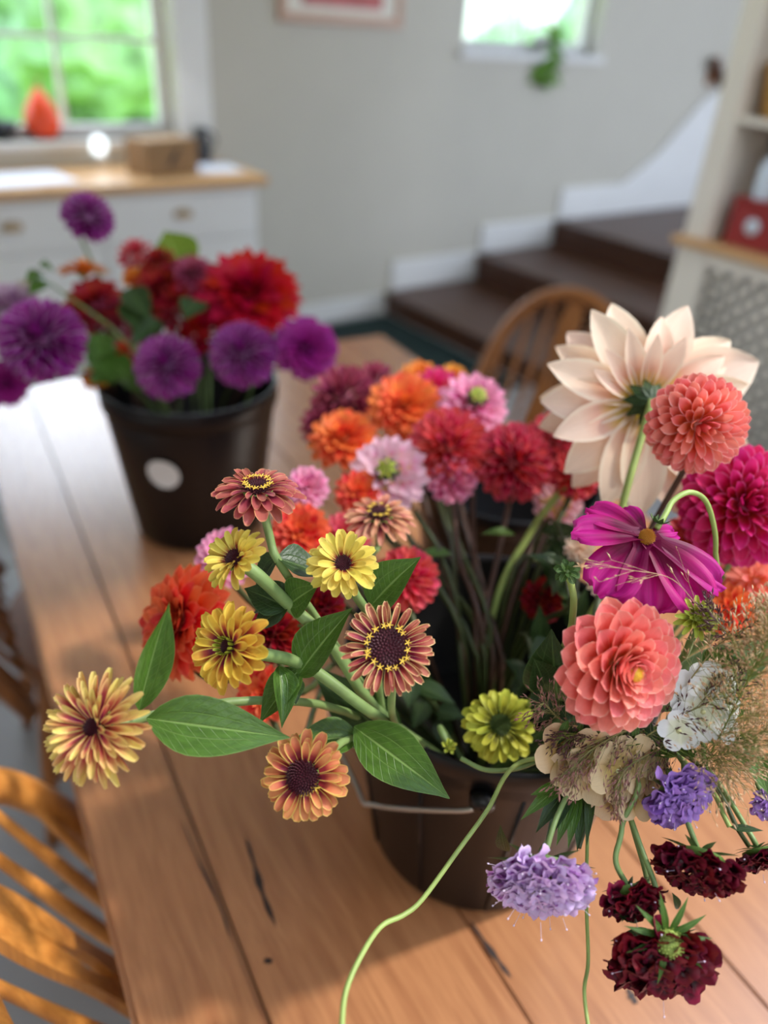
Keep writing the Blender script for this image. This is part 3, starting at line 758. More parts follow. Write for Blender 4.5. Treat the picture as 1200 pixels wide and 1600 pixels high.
def zinnia(label, px, py, z, dia, ax, mat, centre=.24, rings=((20, 1.0, .10, 1.0), (17, .88, .30, .95), (14, .70, .55, .85)), pw=.30, curl=.35, cup=.45, stars=0, bk=1, group='zinnias in the front bucket', stem=True, push=.045, cm=None, sz=None, tip=.8, smat=None, srad=.0032, jit=.12, cdark=None, ch=.55, roll=None):
    c = W(px, py, z); ax = A(*ax); R = dia/2*z/FPX; x, y, zz = axes(ax)
    sp_ = stem_path(c-ax*R*.28, ax, bk, push=push) if stem is True else ([c-ax*R*.28]+[V(p) for p in stem] if stem else None)
    base = sp_[-1] if sp_ else c
    t = thing('zinnia', label, 'flower', base, group)
    rc = R*centre
    for (n, rl, el, ws) in rings:
        L = (R*rl-rc*.8)/max(cos(el), .5)
        vs4 = [cached(('zp', round(L/.004), round(pw*100), round(cup*50), v, round(curl*10), tip), lambda: petalmesh('petal', 1, pw*1.0, cup*(.8+.3*v), curl*(.6+.4*v), .68, tip, .42, 7, 4, 0, .03*(v == 1), 0, .0)) for v in range(3)]
        a0 = rnd.uniform(0, 6)
        for k in range(n):
            a = a0+2*pi*(k+rnd.uniform(-jit, jit)*2)/n; e = el+rnd.uniform(-jit, jit); d = x*cos(a)+y*sin(a)
            s = L*rnd.uniform(.88, 1.06)
            M = frame(d*cos(e)+zz*sin(e), zz*cos(e)-d*sin(e), c+d*rc*.75-zz*R*.10*(1-el)+zz*R*.10*el)
            M = M @ Matrix.Rotation(rnd.uniform(-.25, .25), 4, 'Y')
            part('petal', rnd.choice(vs4), mat, t, M @ Matrix.Diagonal((s*ws, s, s, 1)))
    cmn = cached(('zc',), lambda: cone_centre('flower_centre', 1, .62, 150, .16))
    part('flower_centre', cmn, cdark or M_cmar, t, frame(y, zz, c-zz*R*.06) @ Matrix.Diagonal((rc, rc, rc*ch/.55*1.0, 1)))
    for k in range(stars):
        a = k*2*pi/stars+rnd.uniform(-.12, .12); d = x*cos(a)+y*sin(a)
        part('floret', STAR, M_star, t, frame(d, (zz+d*.3), c+d*rc*rnd.uniform(.92, 1.04)+zz*R*.14) @ Matrix.Scale(R/.040*rnd.uniform(.8, 1.2), 4))
    # calyx of overlapping scales
    part('calyx', cached(('cal',), lambda: calyx()), M_sepal, t, frame(y, zz, c-zz*R*.30) @ Matrix.Diagonal((R*.36, R*.36, R*.30, 1)))
    if sp_: add_stem(t, sp_, srad, smat)
    return t, c, ax, R
def calyx():
    vv, ff, n = [], [], 24
    pr = [(.18, 0), (.55, .12), (.85, .4), (1.0, .8), (.9, 1.02)]
    for r_, z_ in pr:
        for i in range(n): 
            k = 1+.06*((i % 3) == 0); vv.append((r_*k*cos(2*pi*i/n), r_*k*sin(2*pi*i/n), z_))
    for j in range(4):
        for i in range(n): a = j*n+i; b = j*n+(i+1) % n; ff.append((a, b, b+n, a+n))
    return mk('calyx', vv, ff)

def dahlia(label, px, py, z, dia, ax, mat, n=110, phimax=1.75, core=.32, pw=.42, cup=.55, curl=.25, tip=.35, rmin=.45, bk=1, group='dahlias in the front bucket', stem=True, push=.05, centre=None, cr=.10, sx=1.0, pxs=1.0, name='dahlia', stemr=.0028, smat=None, wexp=.6, lean=.25, nl=5, nw=4, flat=1.0, jit=.06, backgreen=False, cup_in=None):
    """phyllotactic ball: t=0 the heart, t=1 the outermost petals"""
    c = W(px, py, z); ax = A(*ax); R = dia/2*z/FPX; x, y, zz = axes(ax)
    sp_ = stem_path(c-ax*R*.25*flat, ax, bk, push=push) if stem is True else ([c-ax*R*.2]+[V(p) for p in stem] if stem else None)
    t = thing(name, label, 'flower', sp_[-1] if sp_ else c, group)
    me = [cached(('dp', cup, curl, tip, v, nl, nw, pw), lambda: petalmesh('petal', 1, pw, cup*(.85+.15*v), curl*(.5+.5*v), .55, tip, .5, nl, nw)) for v in range(3)]
    for i in range(n):
        q = (i+.5)/n; ph = phimax*q**wexp; a = i*2.39996+rnd.uniform(-jit, jit); d0 = x*cos(a)+y*sin(a)
        d = zz*cos(ph)*flat+d0*sin(ph); d.normalize()
        e = ph+lean*(.3+q); dp = zz*cos(e)*flat+d0*sin(e); dp.normalize()
        rad = R*(rmin+(1-rmin)*min(1, q*1.6)**.8); root = c+(d*core*R)*(.4+.6*q)
        L = max(R*.12, (rad-core*R*(.4+.6*q)))
        up = (zz*sin(e)-d0*cos(e)); 
        M = frame(dp, up+V((rnd.uniform(-jit, jit), rnd.uniform(-jit, jit), rnd.uniform(-jit, jit))), root)
        ws = R*(.62+.38*min(1, q*1.5))*pxs
        part('petal', me[i % 3], mat, t, M @ Matrix.Diagonal((ws*1.0, L, ws*.8, 1)))
    if centre:
        cmn = cached(('zc2',), lambda: cone_centre('flower_centre', 1, .9, 80, .22))
        part('flower_centre', cmn, centre, t, frame(y, zz, c+zz*R*.42*flat) @ Matrix.Scale(R*cr, 4))
    else:
        part('flower_centre', cached(('core',), lambda: dome('flower_centre', 1, 1, 0, 0, 12, 6)), mat, t, frame(y, zz, c-zz*R*.1*flat) @ Matrix.Diagonal((R*.30, R*.30, R*.32*flat, 1)))
    part('calyx', cached(('cal',), lambda: calyx()), M_sepal, t, frame(y, zz, c-zz*R*.42*flat) @ Matrix.Diagonal((R*.22, R*.22, R*.22, 1)))
    if sp_: add_stem(t, sp_, stemr, smat)
    return t, c, ax, R

# ---- palettes
C = S
P_rose = petal_mat('zinnia_rose', C(104,20,38), C(160,58,66), C(184,92,88), C(214,150,110), C(196,110,110), edge_w=.80)
P_yel = petal_mat('zinnia_yellow', C(140,40,40), C(214,164,70), C(236,212,96), C(240,220,110), C(226,196,90), p1=.12, p2=.45)
P_gold = petal_mat('zinnia_gold', C(128,20,44), C(190,96,50), C(232,180,66), C(240,204,84), C(226,176,80), p1=.25, p2=.66, edge_w=.62)
P_cream = petal_mat('zinnia_rose_cream', C(120,16,48), C(166,62,66), C(192,108,92), C(240,208,150), C(226,178,126), edge_w=.66)
P_lime = petal_mat('zinnia_cream_yellow', C(150,30,64), C(206,112,90), C(240,206,120), C(240,204,130), C(206,96,84), p1=.2, p2=.85, edge_w=.55, hue=.03)
P_peach = petal_mat('zinnia_peach', C(150,44,50), C(208,112,76), C(222,140,92), C(224,186,100), C(212,140,90), edge_w=.70)
P_brown = petal_mat('zinnia_brownpink', C(110,30,40), C(186,106,90), C(220,150,120), C(226,170,130), C(200,130,110))
P_green = petal_mat('zinnia_green', C(120,120,20), C(178,178,44), C(206,208,74), C(200,206,80), C(160,160,50))
P_salmon = petal_mat('dahlia_salmon', C(255,160,90), C(252,140,118), C(252,146,138), C(255,196,180), C(246,150,136), edge_w=.82, trans=.35, p1=.2, veins=.12, p2=.6)
P_pompeach = petal_mat('pompon_peach', C(246,130,80), C(248,132,116), C(250,150,142), C(255,196,186), C(240,120,110), edge_w=.72, veins=.12)
P_magenta = petal_mat('pompon_magenta', C(222,60,60), C(226,30,104), C(238,60,140), C(246,120,180), C(214,40,110), edge_w=.76)
P_creamd = petal_mat('dahlia_cream', C(226,198,72), C(240,196,170), C(250,226,204), C(252,236,214), C(248,214,190), p1=.10, p2=.55, trans=.45, veins=.18)
P_orange = petal_mat('dahlia_orange', C(220,60,40), C(244,96,44), C(250,120,62), C(252,150,90), C(240,110,60))
P_redor = petal_mat('dahlia_redorange', C(216,40,24), C(240,78,44), C(246,94,62), C(250,124,90), C(232,90,50))
P_coral = petal_mat('dahlia_coral', C(190,26,44), C(218,54,74), C(228,84,96), C(240,120,126), C(214,70,84))
P_redpom = petal_mat('pompon_red', C(160,10,34), C(210,40,66), C(230,84,104), C(242,136,150), C(190,40,60))
P_pink = petal_mat('dahlia_pink', C(206,40,110), C(232,96,150), C(246,160,196), C(250,190,214), C(240,170,200), p1=.3)
P_palep = petal_mat('dahlia_palepink', C(230,210,90), C(240,160,190), C(248,200,216), C(250,214,224), C(248,196,216), p1=.34, p2=.66)
P_mauve = petal_mat('dahlia_mauve', C(110,18,44), C(150,40,76), C(176,74,104), C(200,110,130), C(150,60,84))
P_dred = petal_mat('dahlia_deepred', C(110,4,14), C(150,10,22), C(176,24,34), C(190,50,50), C(140,14,24))
P_red = petal_mat('dahlia_red', C(120,0,20), C(180,4,30), C(200,8,36), C(208,24,48), C(190,8,34), trans=.35)
P_purple = petal_mat('pompon_purple', C(104,4,84), C(144,22,128), C(164,50,150), C(216,160,212), C(156,40,140), edge_w=.68)
P_purple2 = petal_mat('dahlia_magentapurple', C(96,2,70), C(138,10,110), C(158,24,130), C(176,60,150), C(130,16,104))
P_lav = petal_mat('dahlia_lavender', C(150,80,140), C(186,140,176), C(208,176,200), C(220,196,214), C(180,140,170))
P_flame = petal_mat('zinnia_flame', C(220,60,14), C(240,104,20), C(246,160,60), C(250,180,80), C(236,140,50))
P_cosmos = petal_mat('cosmos_magenta', C(120,0,66), C(176,8,112), C(198,26,140), None, C(206,70,160), trans=.3, veins=.5, var=.05)
P_lavsc = petal_mat('scabious_lavender', C(160,60,160), C(204,150,218), C(226,194,240), C(232,212,244), C(192,134,206), p1=.1, p2=.4, var=.16, veins=.15, hue=.03)
P_mauvsc = petal_mat('scabious_violet', C(110,50,146), C(148,98,190), C(176,132,214), C(172,140,212), C(128,84,164), p1=.1, p2=.4, var=.16, veins=.15)
P_marsc = petal_mat('scabious_maroon', C(44,0,12), C(84,2,24), C(110,8,36), C(100,6,34), C(70,4,24), var=.2, trans=.15, veins=.2)
P_white = petal_mat('phlox_white', C(238,240,214), C(250,250,248), C(246,248,248), None, C(236,240,240), var=.02, veins=.03)
P_crph = petal_mat('phlox_cream', C(190,160,96), C(222,188,140), C(234,206,166), None, C(214,184,144), var=.05, veins=.1)
P_greenbud = petal_mat('bud_green', C(120,130,30), C(170,184,50), C(196,208,84), C(206,216,100), C(150,160,50), var=.12)

M_greenbud_l = [P_greenbud]
FR = 'dahlias massed at the back of the front bucket'
# ---- zinnias in focus
zc = (.462, .382, 1.0)
N1 = W(432, 872, .54); N2 = W(452, 945, .545); N3 = W(478, 1040, .55); N4 = W(575, 1110, .57); N5 = W(610, 1150, .60); BOT = tuple(B1+V((-.01, .0, .08)))
t, c, ax, R = zinnia('dusty rose zinnia with yellow stars round its dark heart, topmost of the sharp zinnias', 402, 762, .53, 152, (.08, .86, .52), P_rose, .27, ((20, 1.0, .02, .9), (18, .88, .22, .9), (13, .68, .42, .85)), pw=.40, stars=13, curl=.45, stem=[W(412, 800, .535), W(424, 850, .54), N1, W(470, 930, .56), W(560, 1060, .60), W(620, 1150, .64), BOT], srad=.0032)
add_leaf(t, N1, W(515, 905, .56), .030, A(.1, .7, .6), M_leafd, wave=.05)
add_leaf(t, N1+V((.002, 0, 0)), W(400, 925, .56), .026, A(-.3, .5, .6), M_leafd)
add_leaf(t, W(470, 930, .56), W(395, 960, .575), .03, A(-.1, .8, .5), M_leafd)
t, c, ax, R = zinnia('small yellow zinnia showing its green calyx, tilted left under the dusty rose one', 366, 872, .515, 112, (-.42, .48, .68), P_yel, .30, ((17, 1.0, .2, .95), (15, .86, .5, .9), (12, .64, .85, .9)), pw=.42, stem=[W(402, 898, .525), N2, W(520, 1010, .56), W(600, 1120, .62), BOT], push=.02, srad=.0048)
add_leaf(t, N2, W(497, 915, .53), .030, A(.2, .4, .7), M_leaf)
add_leaf(t, N2, W(395, 985, .55), .024, A(-.2, .6, .7), M_leafd)
add_leaf(t, W(450, 950, .545), W(383, 920, .55), .028, A(0, .5, .8), M_leafd)
t, c, ax, R = zinnia('bright yellow zinnia with a maroon button centre beside the pointed green leaf', 536, 881, .52, 118, (.02, .42, .9), P_yel, .27, ((18, 1.0, .12, .95), (16, .88, .40, .9), (12, .68, .75, .9)), pw=.42, stem=[W(556, 930, .54), W(582, 975, .56), W(590, 1060, .60), W(620, 1150, .66), BOT], srad=.0035)
add_leaf(t, W(578, 948, .55), W(656, 872, .535), .036, A(-.1, .55, .8), M_leaf, fold=.5)
t, c, ax, R = zinnia('golden-tipped zinnia with a greenish tuft in its heart, beside the red-orange dahlia', 357, 1010, .505, 148, (-.38, .22, .86), P_gold, .22, ((17, 1.0, .12, 1.0), (15, .88, .35, .95), (12, .66, .65, .85)), pw=.42, stem=[W(393, 1019, .515), N3, N4, W(640, 1150, .63), BOT], srad=.0046)
me_ = petalmesh('petal', 1, .38, .9, -.3, .6, .9, .6, 4, 3)
for k in range(11):
    a = k*2*pi/11; x, y, zz = axes(ax); d = x*cos(a)+y*sin(a)
    part('petal', me_, P_greenbud, t, frame(zz+d*.25, -d, c+d*R*.17+zz*R*.05) @ Matrix.Scale(R*.26, 4))
add_leaf(t, W(466, 1055, .545), W(549, 952, .53), .036, A(-.35, .5, .8), M_leaf, fold=.45, curl=.15)
add_leaf(t, N3+V((-.004, 0, 0)), W(407, 1128, .535), .026, A(-.3, .4, .8), M_leaf)
add_leaf(t, W(436, 1040, .545), W(440, 1136, .525), .020, A(.5, .4, .6), M_leaf, fold=.8)
add_leaf(t, W(455, 1060, .55), W(462, 1100, .535), .016, A(.3, .4, .8), M_leafd)
t, c, ax, R = zinnia('zinnia with the widest maroon disc, yellow stars around it and rose-cream petals', 605, 1012, .50, 156, (.03, .34, .92), P_cream, .43, ((24, 1.0, .05, .95), (22, .93, .28, .9), (10, .82, .55, .8)), pw=.34, cup=.85, stars=17, curl=.25, stem=[W(612, 1060, .54), W(630, 1150, .62), BOT], ch=.42)
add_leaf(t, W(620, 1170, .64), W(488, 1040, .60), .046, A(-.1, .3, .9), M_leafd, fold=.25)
t, c, ax, R = zinnia('big full zinnia with cream-yellow and pink quills, farthest out over the table edge', 146, 1136, .47, 190, (-.22, .25, .94), P_lime, .20, ((22, 1.0, .0, 1), (22, .92, .16, 1), (20, .80, .36, 1), (17, .64, .60, 1), (13, .46, .95, 1.1)), pw=.25, cup=.85, curl=.1, tip=1.0, stem=[W(200, 1128, .50), W(300, 1105, .52), W(430, 1095, .55), W(560, 1120, .62), BOT], srad=.0035)
add_leaf(t, W(229, 1122, .495), W(449, 1152, .50), .038, A(.05, .25, .95), M_leaf, fold=.3, curl=.22, peak=.36, wave=.01)
add_leaf(t, W(217, 1110, .495), W(264, 944, .475), .023, A(.55, .15, .75), M_leaf, fold=.75, curl=-.25, peak=.4, wave=.05)
t, c, ax, R = zinnia('peach-orange zinnia hanging lowest in front of the black bucket', 474, 1214, .50, 146, (-.10, .20, .96), P_peach, .36, ((20, 1.0, .02, 1.0), (17, .90, .25, .95), (9, .76, .5, .9)), pw=.42, stem=[W(500, 1190, .53), W(545, 1155, .57), W(600, 1165, .62), BOT], stars=0, ch=.62)
x, y, zz = axes(ax)
for d in (A(.2, -.95, 0), A(.75, -.6, 0)): part('floret', STAR, M_star, t, frame(d, zz, c+d*R*.36+zz*R*.12) @ Matrix.Scale(R/.024, 4))
add_leaf(t, W(553, 1135, .57), W(700, 1246, .535), .040, A(-.1, .45, .85), M_leaf, fold=.25, curl=.35, peak=.4)
add_leaf(t, W(560, 1150, .575), W(450, 1165, .56), .03, A(-.1, .6, .7), M_leaf)
t, c, ax, R = zinnia('soft brownish-pink zinnia facing upward behind the bright yellow one', 592, 803, .66, 122, (.05, .80, .6), P_brown, .26, ((18, 1.0, .0, .95), (15, .88, .2, .9), (10, .66, .4, .9)), pw=.32, stars=9, stem=[W(592, 850, .67), W(590, 930, .68), BOT])
t, c, ax, R = zinnia('lime green zinnia with a dark green heart resting inside the bucket rim', 782, 1132, .62, 124, (.02, .35, .93), P_green, .27, ((18, 1.0, -.15, 1.0), (17, .92, .1, .95), (13, .70, .35, .9)), pw=.42, cdark=plain('centre_green', S(60,78,24), .6, nz=.4, nscale=300), stem=[W(785, 1120, .70), BOT])

# ---- big dahlias, front right
t, c, ax, R = dahlia('large salmon dahlia with a small yellow-green eye, sharp in the right of the front bucket', 962, 1038, .50, 218, (.36, -.12, .92), P_salmon, n=92, phimax=1.66, core=.34, pw=.52, cup=.62, curl=.0, tip=.6, rmin=.50, push=.03, centre=M_star, cr=.10, lean=.05, nl=6, nw=6, stem=[W(975, 1060, .56), W(930, 1150, .62), BOT])
t, c, ax, R = dahlia('round peach-pink pompon dahlia in front of the cream dahlia', 1088, 663, .60, 160, (-.05, -.30, .95), P_pompeach, flat=.85, n=120, phimax=2.0, core=.5, pw=.42, cup=1.0, curl=-.35, tip=.6, rmin=.88, lean=.05, nl=5, stem=[W(1075, 720, .63), W(1020, 820, .66), W(930, 1000, .68), BOT], smat=M_stemr)
t, c, ax, R = dahlia('hot magenta pompon dahlia at the right edge below the peach pompon', 1160, 790, .66, 196, (-.15, .1, .98), P_magenta, n=130, phimax=2.0, core=.5, pw=.40, cup=1.0, curl=-.35, tip=.6, rmin=.9, lean=.05, stem=[W(1130, 900, .70), W(1000, 1050, .72), BOT])
t, c, ax, R = dahlia('blurred coral and peach dahlia at the right edge under the magenta pompon', 1180, 908, .70, 120, (-.2, .3, .9), P_salmon, n=60, rmin=.8, cup=.8, phimax=1.9, core=.45, stem=[W(1100, 1000, .74), BOT])
t, c, ax, R = dahlia('coral dahlia half hidden behind the cosmos at its right', 1082, 838, .70, 90, (-.2, .3, .9), P_coral, n=50, rmin=.8, cup=.8, phimax=1.9, core=.45, stem=[W(1040, 1000, .74), BOT])
t, c, ax, R = dahlia('small peach dahlia low at the right edge above the broad grass blade', 1140, 952, .66, 90, (-.2, .3, .9), P_orange, n=45, rmin=.8, cup=.8, phimax=1.9, core=.45, stem=[W(1080, 1020, .70), BOT])

# cream dahlia, seen from behind: petals radiate from its green calyx
c = W(1012, 628, .68); ax = A(-.10, .30, .95)
t = thing('dahlia', 'huge cream dahlia blushed pink, seen from behind with its green calyx showing', 'flower', BOT, 'dahlias in the front bucket')
pm_ = [petalmesh('petal', 1, .44, .35+.15*v, [.35, .1, .55][v], .5, .12, .38, 8, 4, .0, 0, 0, .03) for v in range(3)]
Rc = 172*.68/FPX
def img(a): return A(cos(a), sin(a), 0)
for (a, L, tilt, w_) in ((100, .98, -.1, 1), (75, .80, .05, .9), (62, 1.02, -.1, 1), (48, .92, -.3, 1.1), (118, .90, .0, 1), (140, .90, -.05, 1), (157, .86, .12, 1), (178, .84, .05, 1.25), (200, .80, .12, 1.1), (222, .86, .05, 1.15), (248, .92, .1, 1.1), (268, .95, .05, 1.15), (292, 1.0, -.1, 1), (318, 1.1, -.15, 1.1), (20, 1.25, -.15, 1.2), (2, 1.22, -.2, 1.2), (-20, 1.18, -.2, 1.1), (34, 1.12, -.2, 1.1),
                      (108, .62, .45, .8), (85, .55, .55, .8), (130, .55, .5, .8), (60, .6, .5, .8), (150, .5, .45, .8), (30, .8, .2, .9), (10, .85, .15, .9),
                      (190, .9, -.3, 1), (236, .95, -.3, 1), (280, 1., -.35, 1), (170, .9, -.35, 1), (125, 1.0, -.35, 1), (90, 1.02, -.4, 1), (55, 1.1, -.4, 1), (305, 1.1, -.4, 1.1), (340, 1.2, -.4, 1.1)):
    a = radians(a); d = img(a)+A(0, 0, 1)*tilt
    M = frame(d, A(0, 0, 1)+img(a)*-.2, c+img(a)*Rc*.10-A(0,0,1)*.012*(1+(tilt < 0)))
    part('petal', pm_[rnd.randrange(3)], P_creamd, t, M @ Matrix.Diagonal((Rc*L*w_, Rc*L, Rc*L, 1)))
part('calyx', cached(('cal',), lambda: calyx()), M_sepal, t, frame(A(0,1,0), A(0,0,-1), c+A(0,0,1)*.008) @ Matrix.Diagonal((.0115, .0115, .013, 1)))
sepals(t, c+A(0,0,1)*.009, A(0,0,-1), .026, 9, M_leafd, 0)
add_stem(t, [c+A(0,0,1)*.012, W(1000, 690, .665), W(975, 780, .66), W(930, 950, .68), BOT], .0034, M_stemy)

# ---- the blurred mass of dahlias behind
def D(label, px, py, z, dia, ax, mat, n=60, **k):
    k.setdefault('stem', None); st = k.pop('stem')
    tx_, ty_ = k.pop('to', (740, 1060))
    mid = W(px+(tx_-px)*.35, max(py+90, py+(ty_-py)*.4), z*.98); s2 = W(tx_+rnd.uniform(-40, 40), ty_-60, .78)
    sm = k.pop('smat', rnd.choice((M_stemd, M_stemr, M_stemr, M_stemd)))
    k.setdefault('group', FR); back = k.pop('back', False)
    o_ = dahlia(label, px, py, z, dia, ax, mat, n=n, stem=[W(px+(tx_-px)*.06, py+dia*.35, z*1.0), mid, s2, BOT], smat=sm, stemr=.0031, **k)
    if back:
        t, c, ax, R_ = o_; sepals(t, c+ax*R_*.62, -ax, R_*.42, 9, M_leafd, 0)
        me = leafmesh('bract', R_*.28, R_*.13, .2, .5, .4, 5, 2); x, y, zz = axes(ax)
        for q in range(7): a = q*.9; part('bract', me, M_greenbud_l[0], t, frame(x*cos(a)+y*sin(a), zz, c+ax*R_*.68))
    return o_
pompon = dict(cup=1.0, curl=-.3, tip=.6, rmin=.88, core=.5, phimax=2.0, lean=.05, pw=.42)
deco = dict(cup=.5, curl=.2, tip=.3, rmin=.55, core=.28, phimax=1.6, pw=.42, lean=.15)
D('fiery orange dahlia with a red heart, high in the middle of the dahlia mass', 632, 637, .92, 126, (0, .45, .9), P_orange, 75, **deco)
D('orange dahlia at the left of the mass, turned up, below the mauve one', 537, 688, .90, 118, (-.1, .6, .8), P_orange, 70, **deco)
D('dusky mauve dahlia at the far left of the mass beside the bucket rim', 538, 622, .98, 112, (-.2, .4, .9), P_mauve, 60, **pompon)
D('dark mauve dahlia low behind the orange ones at the left of the mass', 505, 665, .97, 80, (-.2, .4, .9), P_mauve, 50, **pompon)
D('pink dahlia turned away with green and yellow back, at the top right of the mass', 738, 634, .90, 116, (.15, .35, .9), P_pink, 50, centre=M_sepal, cr=.15, back=True, **{**deco, 'core': .15, 'rmin': .7})
D('pale pink dahlia turned away showing its green back, middle of the mass', 608, 742, .82, 132, (-.1, .2, .95), P_palep, 46, centre=M_sepal, cr=.15, back=True, **{**deco, 'core': .15, 'rmin': .75})
D('crimson-pink ball dahlia in the centre of the mass', 702, 700, .84, 136, (0, .3, .95), P_coral, 80, **pompon)
D('bright pink dahlia under the crimson ball one, just over the dark opening', 706, 748, .83, 84, (.1, .1, .95), P_pink, 50, **pompon)
D('raspberry red pompon dahlia to the right of the crimson ball', 802, 722, .84, 132, (.1, .25, .95), P_redpom, 90, **pompon)
D('red pompon dahlia touching the cream dahlia petals', 866, 690, .86, 98, (.1, .3, .95), P_redpom, 70, to=(820, 1000), **pompon)
D('coral red pompon dahlia below the cream dahlia left petals', 898, 742, .80, 86, (.1, .2, .95), P_coral, 60, to=(800, 960), **pompon)
D('pale pink dahlia in shade under the coral pompon', 872, 786, .84, 82, (.1, 0, .95), P_palep, 45, to=(800, 960), **pompon)
D('magenta dahlia peeping between the orange and pink ones at the top', 682, 612, .98, 84, (.1, .5, .9), P_magenta, 50, **pompon)
D('yellow-peach dahlia highest at the back of the mass', 655, 592, 1.02, 70, (0, .5, .9), P_flame, 45, **deco)
D('small yellow dahlia beside the highest one at the back', 706, 592, 1.04, 56, (0, .5, .9), P_flame, 40, **deco)
D('deep magenta dahlia between mauve and pink at the back of the mass', 585, 598, 1.03, 74, (0, .5, .9), P_mauve, 40, **pompon)
D('magenta-pink dahlia behind the dusty rose zinnia', 480, 762, .76, 74, (.2, .2, .95), P_pink, 45, to=(600, 1060), **deco)
D('big red-orange dahlia with drooping petals at the left behind the golden zinnia', 290, 972, .66, 192, (-.65, .25, .70), P_redor, 95, to=(480, 1080), **{**deco, 'curl': .5, 'pw': .44, 'cup': .4})
D('soft pink dahlia above the red-orange one, behind the small yellow zinnia', 352, 872, .70, 104, (-.2, .4, .9), P_pink, 55, to=(540, 1060), **deco)
D('deep red dahlia behind the golden zinnia stem', 425, 992, .64, 92, (0, .3, .9), P_dred, 60, to=(560, 1100), **pompon)
D('orange-red dahlia under the stems left of the bucket mouth', 415, 1085, .66, 96, (-.1, .2, .9), P_redor, 50, to=(560, 1120), **deco)
D('scarlet dahlia behind the dusty rose zinnia stem', 470, 832, .74, 100, (.1, .3, .9), P_redor, 55, to=(600, 1060), **deco)
D('coral pink dahlia between the scarlet one and the brownish zinnia', 540, 838, .76, 84, (.1, .3, .9), P_coral, 50, to=(620, 1060), **deco)
D('orange dahlia low behind the yellow zinnia at the left', 560, 770, .80, 80, (.1, .3, .9), P_redor, 50, to=(640, 1060), **deco)
D('coral red dahlia behind the pointed leaf beside the dark bucket mouth', 636, 905, .72, 108, (.15, .25, .9), P_coral, 60, to=(680, 1100), **pompon)
D('maroon dahlia in the shade between the yellow zinnia stems', 500, 952, .68, 84, (.1, .3, .9), P_dred, 50, to=(600, 1100), **pompon)
D('dark red dahlia deep inside the bucket, in shadow', 850, 936, .78, 76, (0, .3, .9), P_dred, 50, to=(800, 1060), **pompon)
D('cream-peach dahlia bud behind the green bud beside the cosmos', 905, 858, .72, 52, (-.2, .3, .9), P_creamd, 34, to=(860, 1060), **deco)
D('cream-peach bloom peeping between cosmos and salmon dahlia', 940, 912, .66, 50, (-.2, .3, .9), P_creamd, 34, to=(880, 1080), **deco)

# loose stems and leaves inside the bucket
fol = thing('bare_stem', 'bare green stem with small side leaves crossing the dark bucket mouth', 'stem', BOT)
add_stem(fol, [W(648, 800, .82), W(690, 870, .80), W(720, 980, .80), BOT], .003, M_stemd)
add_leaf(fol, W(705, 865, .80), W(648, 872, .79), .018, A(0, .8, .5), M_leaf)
fol = thing('bare_stem', 'thick olive stem with a small leaf pair, right of the dark bucket mouth', 'stem', BOT)
add_stem(fol, [W(900, 740, .80), W(830, 830, .80), W(770, 960, .80), BOT], .004, M_stemy)
add_leaf(fol, W(805, 835, .80), W(752, 835, .79), .016, A(0, .8, .5), M_leaf)
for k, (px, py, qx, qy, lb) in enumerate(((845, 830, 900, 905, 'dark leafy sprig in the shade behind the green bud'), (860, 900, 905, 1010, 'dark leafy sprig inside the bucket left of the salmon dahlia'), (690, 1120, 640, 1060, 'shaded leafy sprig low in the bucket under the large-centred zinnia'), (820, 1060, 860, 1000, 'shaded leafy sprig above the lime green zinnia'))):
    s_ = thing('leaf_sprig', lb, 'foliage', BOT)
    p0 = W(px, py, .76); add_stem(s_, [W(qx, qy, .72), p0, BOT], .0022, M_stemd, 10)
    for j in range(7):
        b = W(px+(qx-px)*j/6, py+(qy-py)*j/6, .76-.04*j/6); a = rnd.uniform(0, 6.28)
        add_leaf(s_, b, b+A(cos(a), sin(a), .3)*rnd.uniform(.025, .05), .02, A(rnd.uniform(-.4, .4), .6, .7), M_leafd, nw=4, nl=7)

# ---- cosmos
c = W(1008, 838, .53)
t = thing('cosmos', 'magenta cosmos with fluted drooping petals and a yellow centre on an arched stem', 'flower', BOT)
for k, (dx, dy, dz, L, w_, up) in enumerate(((-1, .10, .1, 108, .66, (0,.75,.65)), (-.88, .52, -.35, 92, .62, (.1,.6,.8)), (-.25, .62, -.75, 74, .60, (0,.3,.9)), (.9, .12, -.45, 66, .5, (0,.6,.8)), (.84, -.50, .12, 136, .52, (.3,.6,.75)), (.62, -.80, .30, 134, .62, (.2,.3,.9)), (-.02, -1, .30, 118, .86, (0,.25,.95)), (-.66, -.66, .30, 116, .74, (-.2,.4,.9)))):
    me = petalmesh('petal', 1, w_*1.1, .45, .25, .72, .95, .22, 14, 12, .55, 0, 0, .02)
    for v in me.vertices:      # toothed tip
        u = v.co.x/(w_*.55); 
        if v.co.y > .9: v.co.y += .035*cos(u*9)
    R_ = L*.53/FPX
    part('petal', me, P_cosmos, t, frame(A(dx, dy, dz), A(*up), c+A(dx, dy, dz)*.003) @ Matrix.Scale(R_, 4))
part('flower_centre', cached(('zc',), None), plain('cosmos_centre', S(170,110,20), .6, nz=.4, nscale=900), t, frame(A(0,1,0), A(-.1,-.1,1), c+A(0,0,1)*.003) @ Matrix.Scale(.0055, 4))
sepals(t, W(1028, 818, .535), A(.3, .9, .2), .010, 8, M_leafd, 0)
add_stem(t, [W(1026, 826, .535), W(1040, 803, .54), W(1052, 782, .545), W(1078, 769, .55), W(1102, 782, .56), W(1115, 820, .57), W(1118, 860, .58), W(1110, 930, .60), W(1010, 1080, .64), BOT], .0021, M_stemy, 40)

